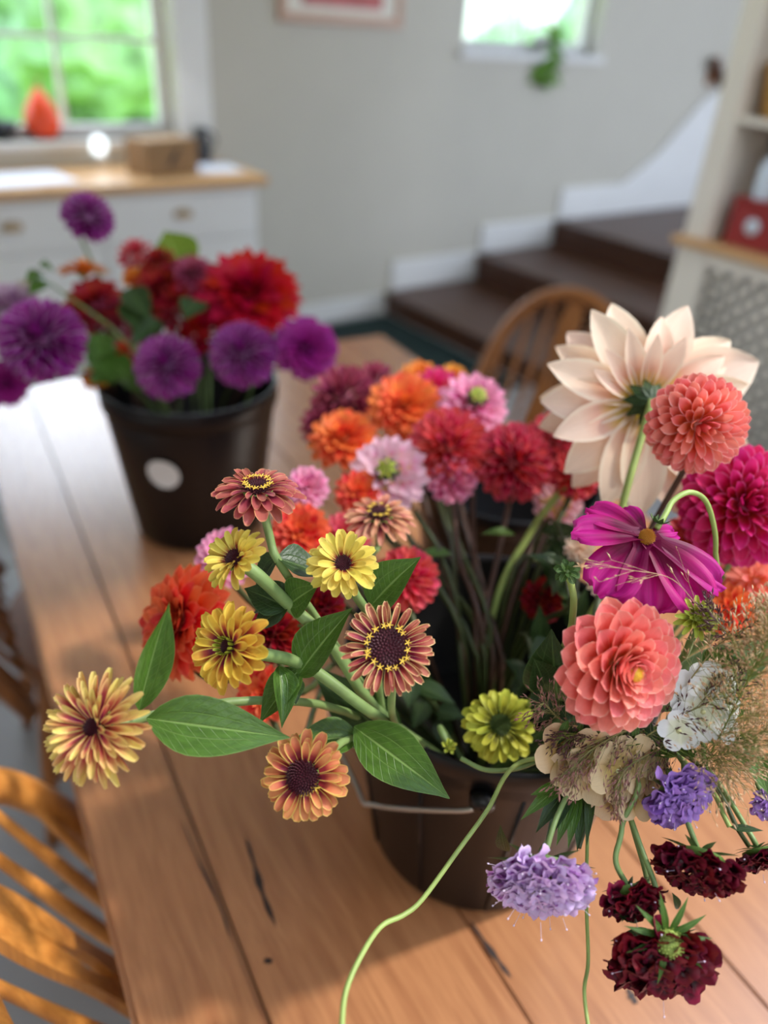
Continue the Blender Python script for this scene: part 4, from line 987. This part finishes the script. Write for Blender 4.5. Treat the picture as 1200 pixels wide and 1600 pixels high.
# ---- green buds
t, c, ax, R = dahlia('small closed green bud with striped bracts left of the cosmos', 886, 893, .52, 46, (-.1, .5, .85), leaf_mat('bract', S(60,92,34), S(90,120,60), S(140,160,90)), n=16, phimax=1.7, core=.3, pw=.62, cup=.7, curl=.3, tip=.3, rmin=.6, name='flower_bud', group=None, stem=[W(893, 915, .525), W(896, 950, .53), W(882, 1010, .56), W(820, 1110, .64), BOT], stemr=.0026, smat=M_stemy)
t, c, ax, R = dahlia('yellow-green zinnia bud with narrow spoon petals above the white phlox', 1088, 966, .51, 72, (-.1, .25, .95), P_greenbud, n=30, phimax=1.5, core=.2, pw=.30, cup=.8, curl=-.1, tip=.95, rmin=.45, name='zinnia_bud', group=None, stem=[W(1085, 990, .54), W(1000, 1090, .62), BOT])
t, c, ax, R = dahlia('little pale green bud on the bucket rim beside the lime zinnia', 702, 1166, .62, 26, (0, .6, .8), P_greenbud, n=14, core=.3, pw=.6, cup=.9, curl=-.4, name='flower_bud', group=None, stem=[W(690, 1140, .66), BOT])

# ---- scabious
def ruffle(name, seed, lobes=4):
    vv, ff, uv = [(0, 0, 0)], [], [(.5, 0)]; n = 24
    for ring, (r_, z_) in enumerate(((.4, .25), (.75, .38), (1.0, .36))):
        for i in range(n):
            a = 2*pi*i/n; l = (abs(cos(a*lobes/2+seed))**.5)*.5+.55; k = 1+.25*cos(a)
            vv.append((r_*l*k*cos(a), r_*l*k*sin(a), z_+.14*r_*sin(a*lobes+seed*3)+.06*r_*sin(a*7+seed))); uv.append((.5, r_))
    for i in range(n):
        ff.append((0, 1+i, 1+(i+1) % n))
        for q in range(2): a = 1+q*n+i; b = 1+q*n+(i+1) % n; ff.append((a, a+n, b+n, b))
    return mk(name, vv, ff, uv)
RUF = [ruffle('floret', s) for s in range(5)]
M_anth = plain('anther', S(226,206,230), .5)
def scabious(label, px, py, z, dia, ax, mat, n=46, flat=.62, fs=.30, stem=None, outer=1.25, pins=22, pinm=None, smat=None, group='scabious blooms', zmax=1.5, clr=None):
    c = W(px, py, z); ax = A(*ax); R = dia/2*z/FPX; x, y, zz = axes(ax)
    t = thing('scabious', label, 'flower', stem[-1] if stem else c, group)
    for i in range(n):
        q = sqrt((i+.5)/n); ph = zmax*q; a = i*2.39996; d0 = x*cos(a)+y*sin(a)
        d = zz*cos(ph)*flat+d0*sin(ph); nn = (zz*cos(ph*.8)+d0*sin(ph*.8)+V([rnd.uniform(-.35, .35) for _ in range(3)])).normalized()
        s = R*fs*(.75+(outer-.75)*q)*rnd.uniform(.85, 1.15)
        part('floret', RUF[i % 5], mat, t, frame(d0+nn*.01, nn, c+d*R*.80-nn*s*.2) @ Matrix.Diagonal((s, s, s*1.3, 1)))
    part('receptacle', cached(('core',), None), M_sepal, t, frame(y, zz, c-zz*R*.05) @ Matrix.Diagonal((R*.6, R*.6, R*.45*flat, 1)))
    vv, ff = [], []
    for i in range(pins):
        q = sqrt((i+.5)/pins); ph = zmax*q*.95; a = i*2.39996+1; d0 = x*cos(a)+y*sin(a); d = (zz*cos(ph)*flat+d0*sin(ph)).normalized()
        p0 = c+d*R*.75; p1 = p0+(d+V([rnd.uniform(-.2, .2) for _ in range(3)]))*R*.22
        tube_data([p0, p1], .00018, 3, False, vv, ff); tube_data([p1-d*.0005, p1+d*.0006], .0006, 4, True, vv, ff)
    b = t['base']; vv = [V(v) for v in vv]
    part('stamens', mk('stamens', vv, ff), pinm or M_anth, t, None, 'stuff')
    me = leafmesh('sepal', R*.95, R*.16, .2, .3, .4, 5, 2)
    for k in range(9):
        a = 2*pi*k/9; d = x*cos(a)+y*sin(a); part('sepal', me, M_leafd, t, frame(d-zz*.15, -zz, c-zz*R*.12))
    if stem: add_stem(t, [c-ax*R*.15]+stem, .0019, smat or M_stem, 26)
    return t, c, ax, R
BR = W(960, 1160, .58)     # rim crossing of the right-hand bunch
scabious('large pale lavender scabious hanging in front of the bucket', 845, 1366, .50, 178, (-.12, -.62, .78), P_lavsc, 95, .60, .21, [W(853, 1330, .50), W(868, 1282, .51), W(890, 1235, .53), W(920, 1180, .57), BOT], pins=30, outer=1.0)
scabious('violet-blue scabious tucked under the cream phlox', 1056, 1238, .51, 112, (.25, -.35, .8), P_mauvsc, 60, .55, .27, [W(1040, 1200, .53), W(1000, 1150, .57), BOT], outer=1.35)
scabious('small violet scabious cut by the right edge over the table', 1200, 1252, .53, 56, (-.1, -.2, .9), P_mauvsc, 26, .6, .36, [W(1185, 1230, .54), W(1120, 1150, .58), BOT])
scabious('long dark maroon scabious under the violet one at the right', 1092, 1345, .50, 138, (-.35, -.66, .62), P_marsc, 56, .62, .25, [W(1080, 1300, .505), W(1062, 1255, .52), W(1020, 1170, .57), BOT], pins=8)
scabious('maroon scabious at the right edge beyond the long one', 1186, 1332, .51, 86, (.1, -.75, .6), P_marsc, 34, .6, .32, [W(1170, 1300, .515), W(1105, 1200, .55), W(1040, 1150, .58), BOT], pins=12)
scabious('small maroon scabious half open between the lavender and the lowest one', 986, 1396, .50, 98, (.1, -.60, .75), P_marsc, 34, .75, .30, [W(962, 1345, .505), W(972, 1290, .515), W(968, 1200, .55), BOT], pins=5)
t, c, ax, R = scabious('lowest dark maroon scabious, its bumpy green receptacle facing up', 1032, 1494, .49, 166, (-.05, -.52, .82), P_marsc, 54, .45, .29, [W(1040, 1455, .485), W(1024, 1385, .495), W(1000, 1320, .51), W(975, 1245, .53), W(960, 1180, .57), BOT], pins=8, zmax=1.7)
hd = cone_centre('seed_head', 1, 1.1, 70, .10); part('seed_head', hd, plain('seed_green', S(150,168,80), .6, nz=.2, nscale=300), t, frame(A(1,0,0), A(.05,.45,.85), W(1044, 1474, .475)) @ Matrix.Scale(.0088, 4))
me = leafmesh('sepal', .028, .0045, .2, .5, .4, 5, 2)
for k in range(9):
    a = radians(20+k*40); part('sepal', me, M_leaf, t, frame(A(cos(a), sin(a)*.8+.3, .3), A(0, .2, 1), W(1042, 1462, .477)))
for k, (a, b) in enumerate((((1000, 1440), (952, 1420)), ((1010, 1450), (955, 1470)), ((1060, 1420), (1050, 1395)), ((985, 1400), (972, 1440)))):
    add_leaf(t, W(*a, .50), W(*b, .495), .006, A(.2, .3, .9), M_leafd, nw=3, nl=6)

# ---- phlox
def phlox(label, spots, z, r, mat, stem):
    t = thing('phlox_sprig', label, 'flower', BOT)
    me = petalmesh('petal', 1, .95, .18, .25, .66, .85, .16, 6, 5)
    for (px, py, s) in spots:
        c = W(px, py, z+rnd.uniform(-.006, .006)); ax = A(rnd.uniform(-.3, .3), rnd.uniform(-.1, .5), .9); x, y, zz = axes(ax); a0 = rnd.uniform(0, 6)
        f = part('flower', mk('flower', *tube_data([c-ax*.014, c-ax*.004, c+ax*.0012], lambda q: .0006+.0012*q, 6)), plain_phlox, t)
        for k in range(5):
            a = a0+2*pi*k/5; d = x*cos(a)+y*sin(a)
            o = bpy.data.objects.new('petal', me); COL.objects.link(o); o.parent = f
            if not me.materials: me.materials.append(mat)
            o.matrix_local = Matrix.Translation(-V(t['base'])).inverted() @ Matrix.Translation(-V(t['base'])) @ frame(d+zz*.1, zz, c+d*.0008+zz*.0006*(k % 2)) @ Matrix.Scale(r*s, 4)
        add_stem(t, [c-ax*.010, W(*stem, z+.02)], .0006, M_stem, 6, 'stalk')
    add_stem(t, [W(*stem, z+.02), W(stem[0]-40, stem[1]+20, z+.06), BOT], .0018, M_stem, 10)
    return t
plain_phlox = plain('phlox_tube', S(214,214,160), .6)
phlox('bright white phlox sprig beside the salmon dahlia', [(1085, 1080, 1), (1112, 1072, .9), (1098, 1112, 1), (1122, 1100, .9), (1078, 1130, .85), (1060, 1142, .7), (1128, 1135, .6)], .512, .0185, P_white, (1095, 1130))
phlox('cream phlox sprig under the salmon dahlia behind the grass plume', [(880, 1178, 1), (905, 1200, 1), (935, 1212, .9), (965, 1205, 1), (990, 1190, .9), (960, 1240, .9), (990, 1238, .9), (930, 1180, .9), (1005, 1200, .9)], .522, .021, P_crph, (960, 1190))

# ---- broad blades and narrow leaves of the right-hand bunch
M_blade = leaf_mat('blade', S(84,104,56), S(130,140,110), S(150,160,120), rough=.5)
t = thing('strap_leaf', 'broad grey-green leaf blade running to the right edge behind the seed plumes', 'leaf', BOT)
part('leaf_blade', leafmesh('leaf_blade', .115, .036, .25, .15, .45, 14, 6), M_blade, t, frame(A(.86, .50, .1), A(-.3, .5, .8), W(1010, 1110, .545)))
add_stem(t, [W(1015, 1106, .546), W(960, 1140, .58), BOT], .0025, M_stem, 8)
t = thing('dahlia_leaf', 'dark rounded dahlia leaf behind the left side of the salmon dahlia', 'leaf', BOT)
add_leaf(t, W(872, 1095, .58), W(862, 985, .55), .045, A(-.4, .3, .85), M_leafd); add_stem(t, [W(872, 1095, .58), BOT], .002, M_stemd, 6)
for a_, b_ in (((860, 1085), (840, 1130)), ((880, 1100), (930, 1135)), ((850, 1070), (835, 1030))): add_leaf(t, W(*a_, .57), W(*b_, .555), .026, A(-.1, .4, .9), M_leafd)
t = thing('leaf_sprig', 'bunch of narrow dark green leaves hanging over the bucket rim above the lavender scabious', 'foliage', BOT)
for a_, b_, w_ in (((890, 1225), (838, 1300), .012), ((895, 1230), (852, 1318), .010), ((900, 1235), (870, 1320), .010), ((905, 1235), (888, 1325), .009), ((885, 1220), (815, 1280), .010), ((910, 1240), (902, 1330), .008), ((878, 1232), (830, 1242), .010), ((790, 1330), (782, 1290), .010), ((925, 1225), (917, 1320), .007)):
    add_leaf(t, W(*a_, .535), W(*b_, .515), w_, A(-.3, .5, .8), M_leaf if rnd.random() < .5 else M_leafd, nw=4, nl=8)
add_stem(t, [W(905, 1235, .53), W(925, 1180, .57), BOT], .0024, M_stem, 10)
t = thing('leaf_sprig', 'fresh light green leaves between the grass plumes right of the salmon dahlia', 'foliage', BOT)
for a_, b_, w_ in (((1100, 1045), (1150, 1015), .018), ((1120, 1050), (1175, 1035), .016), ((1050, 1165), (1015, 1180), .018), ((1060, 1160), (1090, 1185), .014), ((1150, 1150), (1190, 1185), .018), ((1140, 1150), (1170, 1200), .014), ((1000, 1150), (965, 1165), .012), ((1110, 1120), (1180, 1112), .008), ((1180, 1180), (1200, 1240), .016)):
    add_leaf(t, W(*a_, .53), W(*b_, .52), w_, A(-.2, .6, .8), M_leaf, nw=4, nl=8)
add_stem(t, [W(1100, 1100, .53), W(1020, 1140, .58), BOT], .002, M_stem, 10)

t = thing('leaf_sprig', 'dark narrow leaves massed directly under the salmon dahlia above the cream phlox', 'foliage', BOT)
for k in range(22):
    px = 885+k*9+rnd.uniform(-5, 5); py = 1140+10*sin(k*.9); a = -pi/2+(px-975)/140*.9+rnd.uniform(-.3, .3)
    p = W(px, py-14, .525+rnd.uniform(0, .01)); add_leaf(t, p, p+A(cos(a), sin(a), .1)*rnd.uniform(.016, .026), .0055, A(-.1, .5, .85), M_leafd if k % 3 else M_leaf, nw=3, nl=6)
add_stem(t, [W(980, 1130, .54), W(960, 1160, .58), BOT], .002, M_stem, 10)
# stems that cross the light table top
def loose(label, pts, r, mat, name='trailing_stem'):
    P = [W(*p) for p in pts]; t = thing(name, label, 'stem', P[0]); part('stem', tube('stem', P, r, 8, 48), mat, t); return t
t = loose('long wavy pale green stem curling from the rim down across the front bucket', [(720, 1185, .585), (760, 1203, .575), (810, 1200, .57), (858, 1180, .575)], .0018, M_stem)
t = loose('long pale green tendril hanging from the rim to the bottom edge of the picture', [(852, 1182, .57), (812, 1192, .57), (788, 1215, .56), (762, 1265, .55), (715, 1330, .53), (660, 1405, .51), (630, 1430, .50), (596, 1447, .49), (566, 1490, .47), (540, 1550, .45), (533, 1620, .43)], .0017, M_stemy)
t = loose('thin green tendril hanging behind the lavender scabious to the bottom edge', [(905, 1200, .57), (917, 1280, .55), (916, 1400, .53), (919, 1500, .51), (913, 1550, .49), (922, 1625, .47)], .0013, M_stemy)
t = loose('slim dark stem bending right under the violet scabious', [(1010, 1150, .57), (1085, 1190, .54), (1125, 1240, .52), (1150, 1290, .51), (1170, 1322, .51)], .0016, M_stemd)
t = loose('slim light green stem between the violet and the maroon scabious', [(1060, 1180, .56), (1112, 1235, .53), (1130, 1272, .515), (1140, 1292, .51)], .0017, M_stemy)
add_leaf(t, W(1140, 1292, .51), W(1192, 1298, .505), .005, A(0, .5, .9), M_leafd, nw=3, nl=6)
t = loose('green stem dropping behind the small maroon scabious', [(965, 1195, .56), (988, 1290, .54), (1008, 1360, .53), (1016, 1410, .52)], .0020, M_stem)
t = loose('forked dark stem left of the small maroon scabious', [(925, 1190, .56), (922, 1260, .54), (905, 1325, .52)], .0014, M_stemd)

# ---- grass seed plumes
M_fila = plain('grass_filament', S(142,138,84), .5, nz=.25, nscale=200)
M_filg = plain('grass_filament_green', S(128,140,64), .5, nz=.25, nscale=200)
M_seed = plain('grass_seed', S(146,100,92), .5, nz=.35, nscale=400)
M_seedl = plain('grass_seed_tan', S(196,160,122), .5, nz=.25, nscale=400)
M_seedd = plain('grass_seed_dark', S(84,50,54), .5, nz=.3, nscale=400)
def plume(label, rachis, n, L, spread, seed, fm, sm, droop=.3, bias=(0, 0, 0), sub=4, seeds=1.0, frad=.00017):
    rr_ = random.Random(seed); P = spline([W(*p) for p in rachis], 24); t = thing('grass_plume', label, 'grass', BOT, 'grass seed plumes')
    add_stem(t, P, .0005 if n > 20 else .0002, fm, None)
    fv, ff, sv, sf = [], [], [], []
    for i in range(n):
        q = rr_.uniform(.0, 1)**.9; j = min(23, int(q*24)); p = P[j].lerp(P[j+1], q*24-j); tg = (P[j+1]-P[j]).normalized()
        o = V([rr_.gauss(0, 1) for _ in range(3)]); o = (o-tg*o.dot(tg)).normalized()
        d = (tg*(.55+.5*q)+o*spread+A(*bias)*.6 if any(bias) else tg*(.55+.5*q)+o*spread).normalized(); l = L*(1-.45*q)*rr_.uniform(.5, 1.1)
        pts = [p]; dd = d.copy()
        for s in range(5):
            dd = (dd+V((0, 0, -droop*.12))+V([rr_.uniform(-.06, .06) for _ in range(3)])).normalized(); pts.append(pts[-1]+dd*l/5)
        tube_data(pts, lambda z: frad*(1-.4*z), 3, False, fv, ff)
        for s in range(sub):
            k = rr_.randint(2, 5); b = pts[k]; e = V([rr_.gauss(0, 1) for _ in range(3)]); e = (dd*1.4+e*.5).normalized(); ll = l*rr_.uniform(.08, .26)
            tip = b+e*ll; tube_data([b, b.lerp(tip, .5)+V((0,0,-.0005)), tip], frad*.7, 3, False, fv, ff)
            if rr_.random() < seeds:
                h = rr_.uniform(.0014, .0024); w_ = h*.30; b0 = len(sv); t1 = e.orthogonal().normalized(); t2 = e.cross(t1)
                sv += [tip-e*h, tip+t1*w_, tip+t2*w_, tip-t1*w_, tip-t2*w_, tip+e*h*1.2]
                sf += [(b0, b0+1, b0+2), (b0, b0+2, b0+3), (b0, b0+3, b0+4), (b0, b0+4, b0+1), (b0+5, b0+2, b0+1), (b0+5, b0+3, b0+2), (b0+5, b0+4, b0+3), (b0+5, b0+1, b0+4)]
    part('filaments', mk('filaments', fv, ff), fm, t, None, 'stuff')
    part('seeds', mk('seeds', sv, sf, None, False), sm, t, None, 'stuff')
plume('airy pinkish grass plume sweeping down over the cream phlox at the bucket rim', [(1010, 1128, .53), (960, 1150, .52), (920, 1175, .515), (890, 1205, .51)], 110, .038, .75, 1, M_fila, M_seed, .8, (-.2, -.8, 0))
plume('green bristly grass plume directly below the salmon dahlia', [(1080, 1130, .535), (1010, 1150, .53), (930, 1148, .525), (880, 1150, .52)], 150, .030, .8, 2, M_filg, M_seedd, .3, (-.2, -.4, .1))
plume('pinkish grass plume falling from the rim right of the cream phlox', [(1060, 1150, .53), (1020, 1175, .52), (980, 1200, .515), (960, 1235, .51)], 85, .034, .7, 3, M_fila, M_seed, .9, (-.1, -.8, 0))
plume('dark seeded grass plume across the white phlox', [(1010, 1150, .52), (1060, 1120, .51), (1110, 1095, .505), (1150, 1060, .50)], 90, .028, .8, 4, M_fila, M_seedd, .3)
plume('large blond grass plume filling the right edge above the violet scabious', [(1090, 1215, .52), (1130, 1140, .50), (1175, 1050, .485), (1215, 970, .475)], 380, .045, .8, 5, M_filg, M_seedl, .3)
plume('blond grass plume lower at the right edge over the table', [(1080, 1170, .53), (1130, 1180, .51), (1180, 1150, .50), (1230, 1120, .49)], 260, .045, .9, 6, M_fila, M_seedl, .5)
plume('thin purple grass plume at the left of the green bristly one, over the lime zinnia', [(900, 1140, .55), (870, 1120, .545), (850, 1100, .54), (835, 1110, .54)], 60, .024, .9, 7, M_fila, M_seed, .5)
plume('fine grass plume of scattered tan seeds lying on the broad blade', [(1080, 1060, .505), (1120, 1010, .50), (1160, 985, .495), (1200, 960, .49)], 90, .030, .9, 8, M_fila, M_seedl, .2)
plume('sparse grass wisp with tiny pale seeds across the cosmos petals', [(1100, 960, .50), (1050, 905, .495), (980, 890, .49), (915, 878, .49)], 9, .040, .35, 9, M_seedl, M_seedl, .1, sub=3)
plume('short brown grass tuft beside the yellow-green zinnia bud', [(1150, 1010, .50), (1125, 975, .50), (1105, 950, .50)], 60, .018, .9, 10, M_fila, M_seedd, .2)

# ---- the far bucket
G2 = 'flowers in the far bucket'
def D2(label, px, py, z, dia, ax, mat, n=60, **k):
    k.setdefault('group', G2); return dahlia(label, px, py, z, dia, ax, mat, n=n, bk=2, smat=rnd.choice((M_stem, M_stemd, M_stemr)), **k)
D2('purple pompon dahlia standing highest on its own above the far bucket', 137, 340, 1.22, 84, (.45, .3, .75), P_purple, 90, flat=.7, **pompon)
D2('large purple pompon dahlia with pale tips, leftmost big one over the table', 66, 532, 1.10, 138, (.1, .3, .95), P_purple, 110, **pompon)
D2('greyish lavender dahlia at the left edge behind the large purple one', 18, 488, 1.20, 100, (.1, .5, .9), P_lav, 60, **pompon)
D2('magenta-purple dahlia cut by the left edge below the large one', 8, 600, 1.10, 76, (.1, -.1, .9), P_purple2, 50, **deco)
D2('purple pompon dahlia at the front rim of the far bucket, left one', 262, 573, 1.14, 108, (-.05, .25, .95), P_purple, 100, **pompon)
D2('purple pompon dahlia at the front rim of the far bucket, right one', 380, 554, 1.14, 110, (0, .3, .95), P_purple, 100, **pompon)
D2('velvety magenta-purple dahlia overhanging the far bucket at the right', 477, 544, 1.16, 106, (.2, .25, .95), P_purple2, 60, **{**deco, 'tip': .7, 'cup': .3})
D2('big scarlet cactus dahlia with pointed petals, largest in the far bucket', 388, 462, 1.25, 176, (.1, .45, .88), P_red, 75, **{**deco, 'tip': .0, 'cup': .25, 'pw': .40, 'core': .16, 'curl': .3})
D2('crimson pink dahlia near the top of the far bucket beside the lime leaf', 214, 402, 1.30, 64, (0, .5, .85), P_coral, 45, **pompon)
D2('orange zinnia-like bloom seen edge-on at the upper left of the far bucket', 130, 425, 1.24, 84, (0, .9, .3), P_flame, 34, flat=.5, **deco)
D2('small orange bloom under the crimson pink one', 212, 436, 1.28, 46, (0, .4, .9), P_flame, 30, **deco)
for k, (px, py, d, lb, pm2) in enumerate(((150, 478, 84, 'dark red dahlia at the left behind the large purple one', P_dred), (170, 500, 66, 'wine red dahlia low at the left of the far bucket', P_mauve), (255, 452, 84, 'deep red dahlia in the middle of the far bucket', P_dred), (290, 482, 80, 'dark crimson dahlia in front of the deep red one', P_dred), (228, 508, 66, 'purple-red dahlia just above the left rim pompon', P_mauve), (318, 520, 70, 'red dahlia squeezed above the right rim pompon', P_red), (300, 430, 60, 'wine coloured dahlia left of the scarlet cactus one', P_mauve), (200, 555, 44, 'small rusty orange bloom at the left rim of the far bucket', P_redor), (150, 590, 40, 'small orange bloom hanging just outside the left rim of the far bucket', P_flame), (250, 415, 50, 'brownish red bloom below the lime leaf', P_dred))):
    D2(lb, px, py, 1.24, d*1.25, (rnd.uniform(-.2, .2), .4, .9), pm2, 45, **(pompon if k % 2 else deco))
t = thing('dahlia_leaf', 'rounded lime green leaf standing up at the top of the far bucket', 'leaf', tuple(B2+V((0, 0, .08))))
add_leaf(t, W(292, 432, 1.26), W(258, 362, 1.25), .085, A(-.2, .2, .9), leaf_mat('limeleaf', S(120,150,46), S(150,170,70), S(160,180,90), trans=.4), fold=.15, peak=.5)
add_stem(t, [W(292, 432, 1.26), tuple(B2+V((0, 0, .08)))], .002, M_stem, 6)
for lb, spots in (('dark green dahlia leaves in the middle of the far bucket', ((205, 470, 215, 520), (200, 450, 235, 500), (250, 500, 205, 540), (310, 470, 290, 500))), ('mid green leaves spilling at the left side of the far bucket', ((160, 520, 150, 580), (175, 540, 150, 560), (170, 560, 210, 600), (185, 580, 140, 600), (200, 590, 250, 615), (150, 540, 178, 600))), ('small bright green leaflets sticking out at the upper left of the far bucket', ((75, 440, 45, 462), (70, 430, 40, 440), (85, 425, 60, 415)))):
    t = thing('leaf_sprig', lb, 'foliage', tuple(B2+V((0, 0, .08))))
    for (a, b, c_, d_) in spots: add_leaf(t, W(a, b, 1.2), W(c_, d_, 1.17), .045 if 'bright' not in lb else .03, A(.1, .4, .9), M_leafd if 'dark' in lb else M_leaf)
    add_stem(t, [W(spots[0][0], spots[0][1], 1.2), W(220, 560, 1.2), tuple(B2+V((0, 0, .08)))], .002, M_stem, 10)
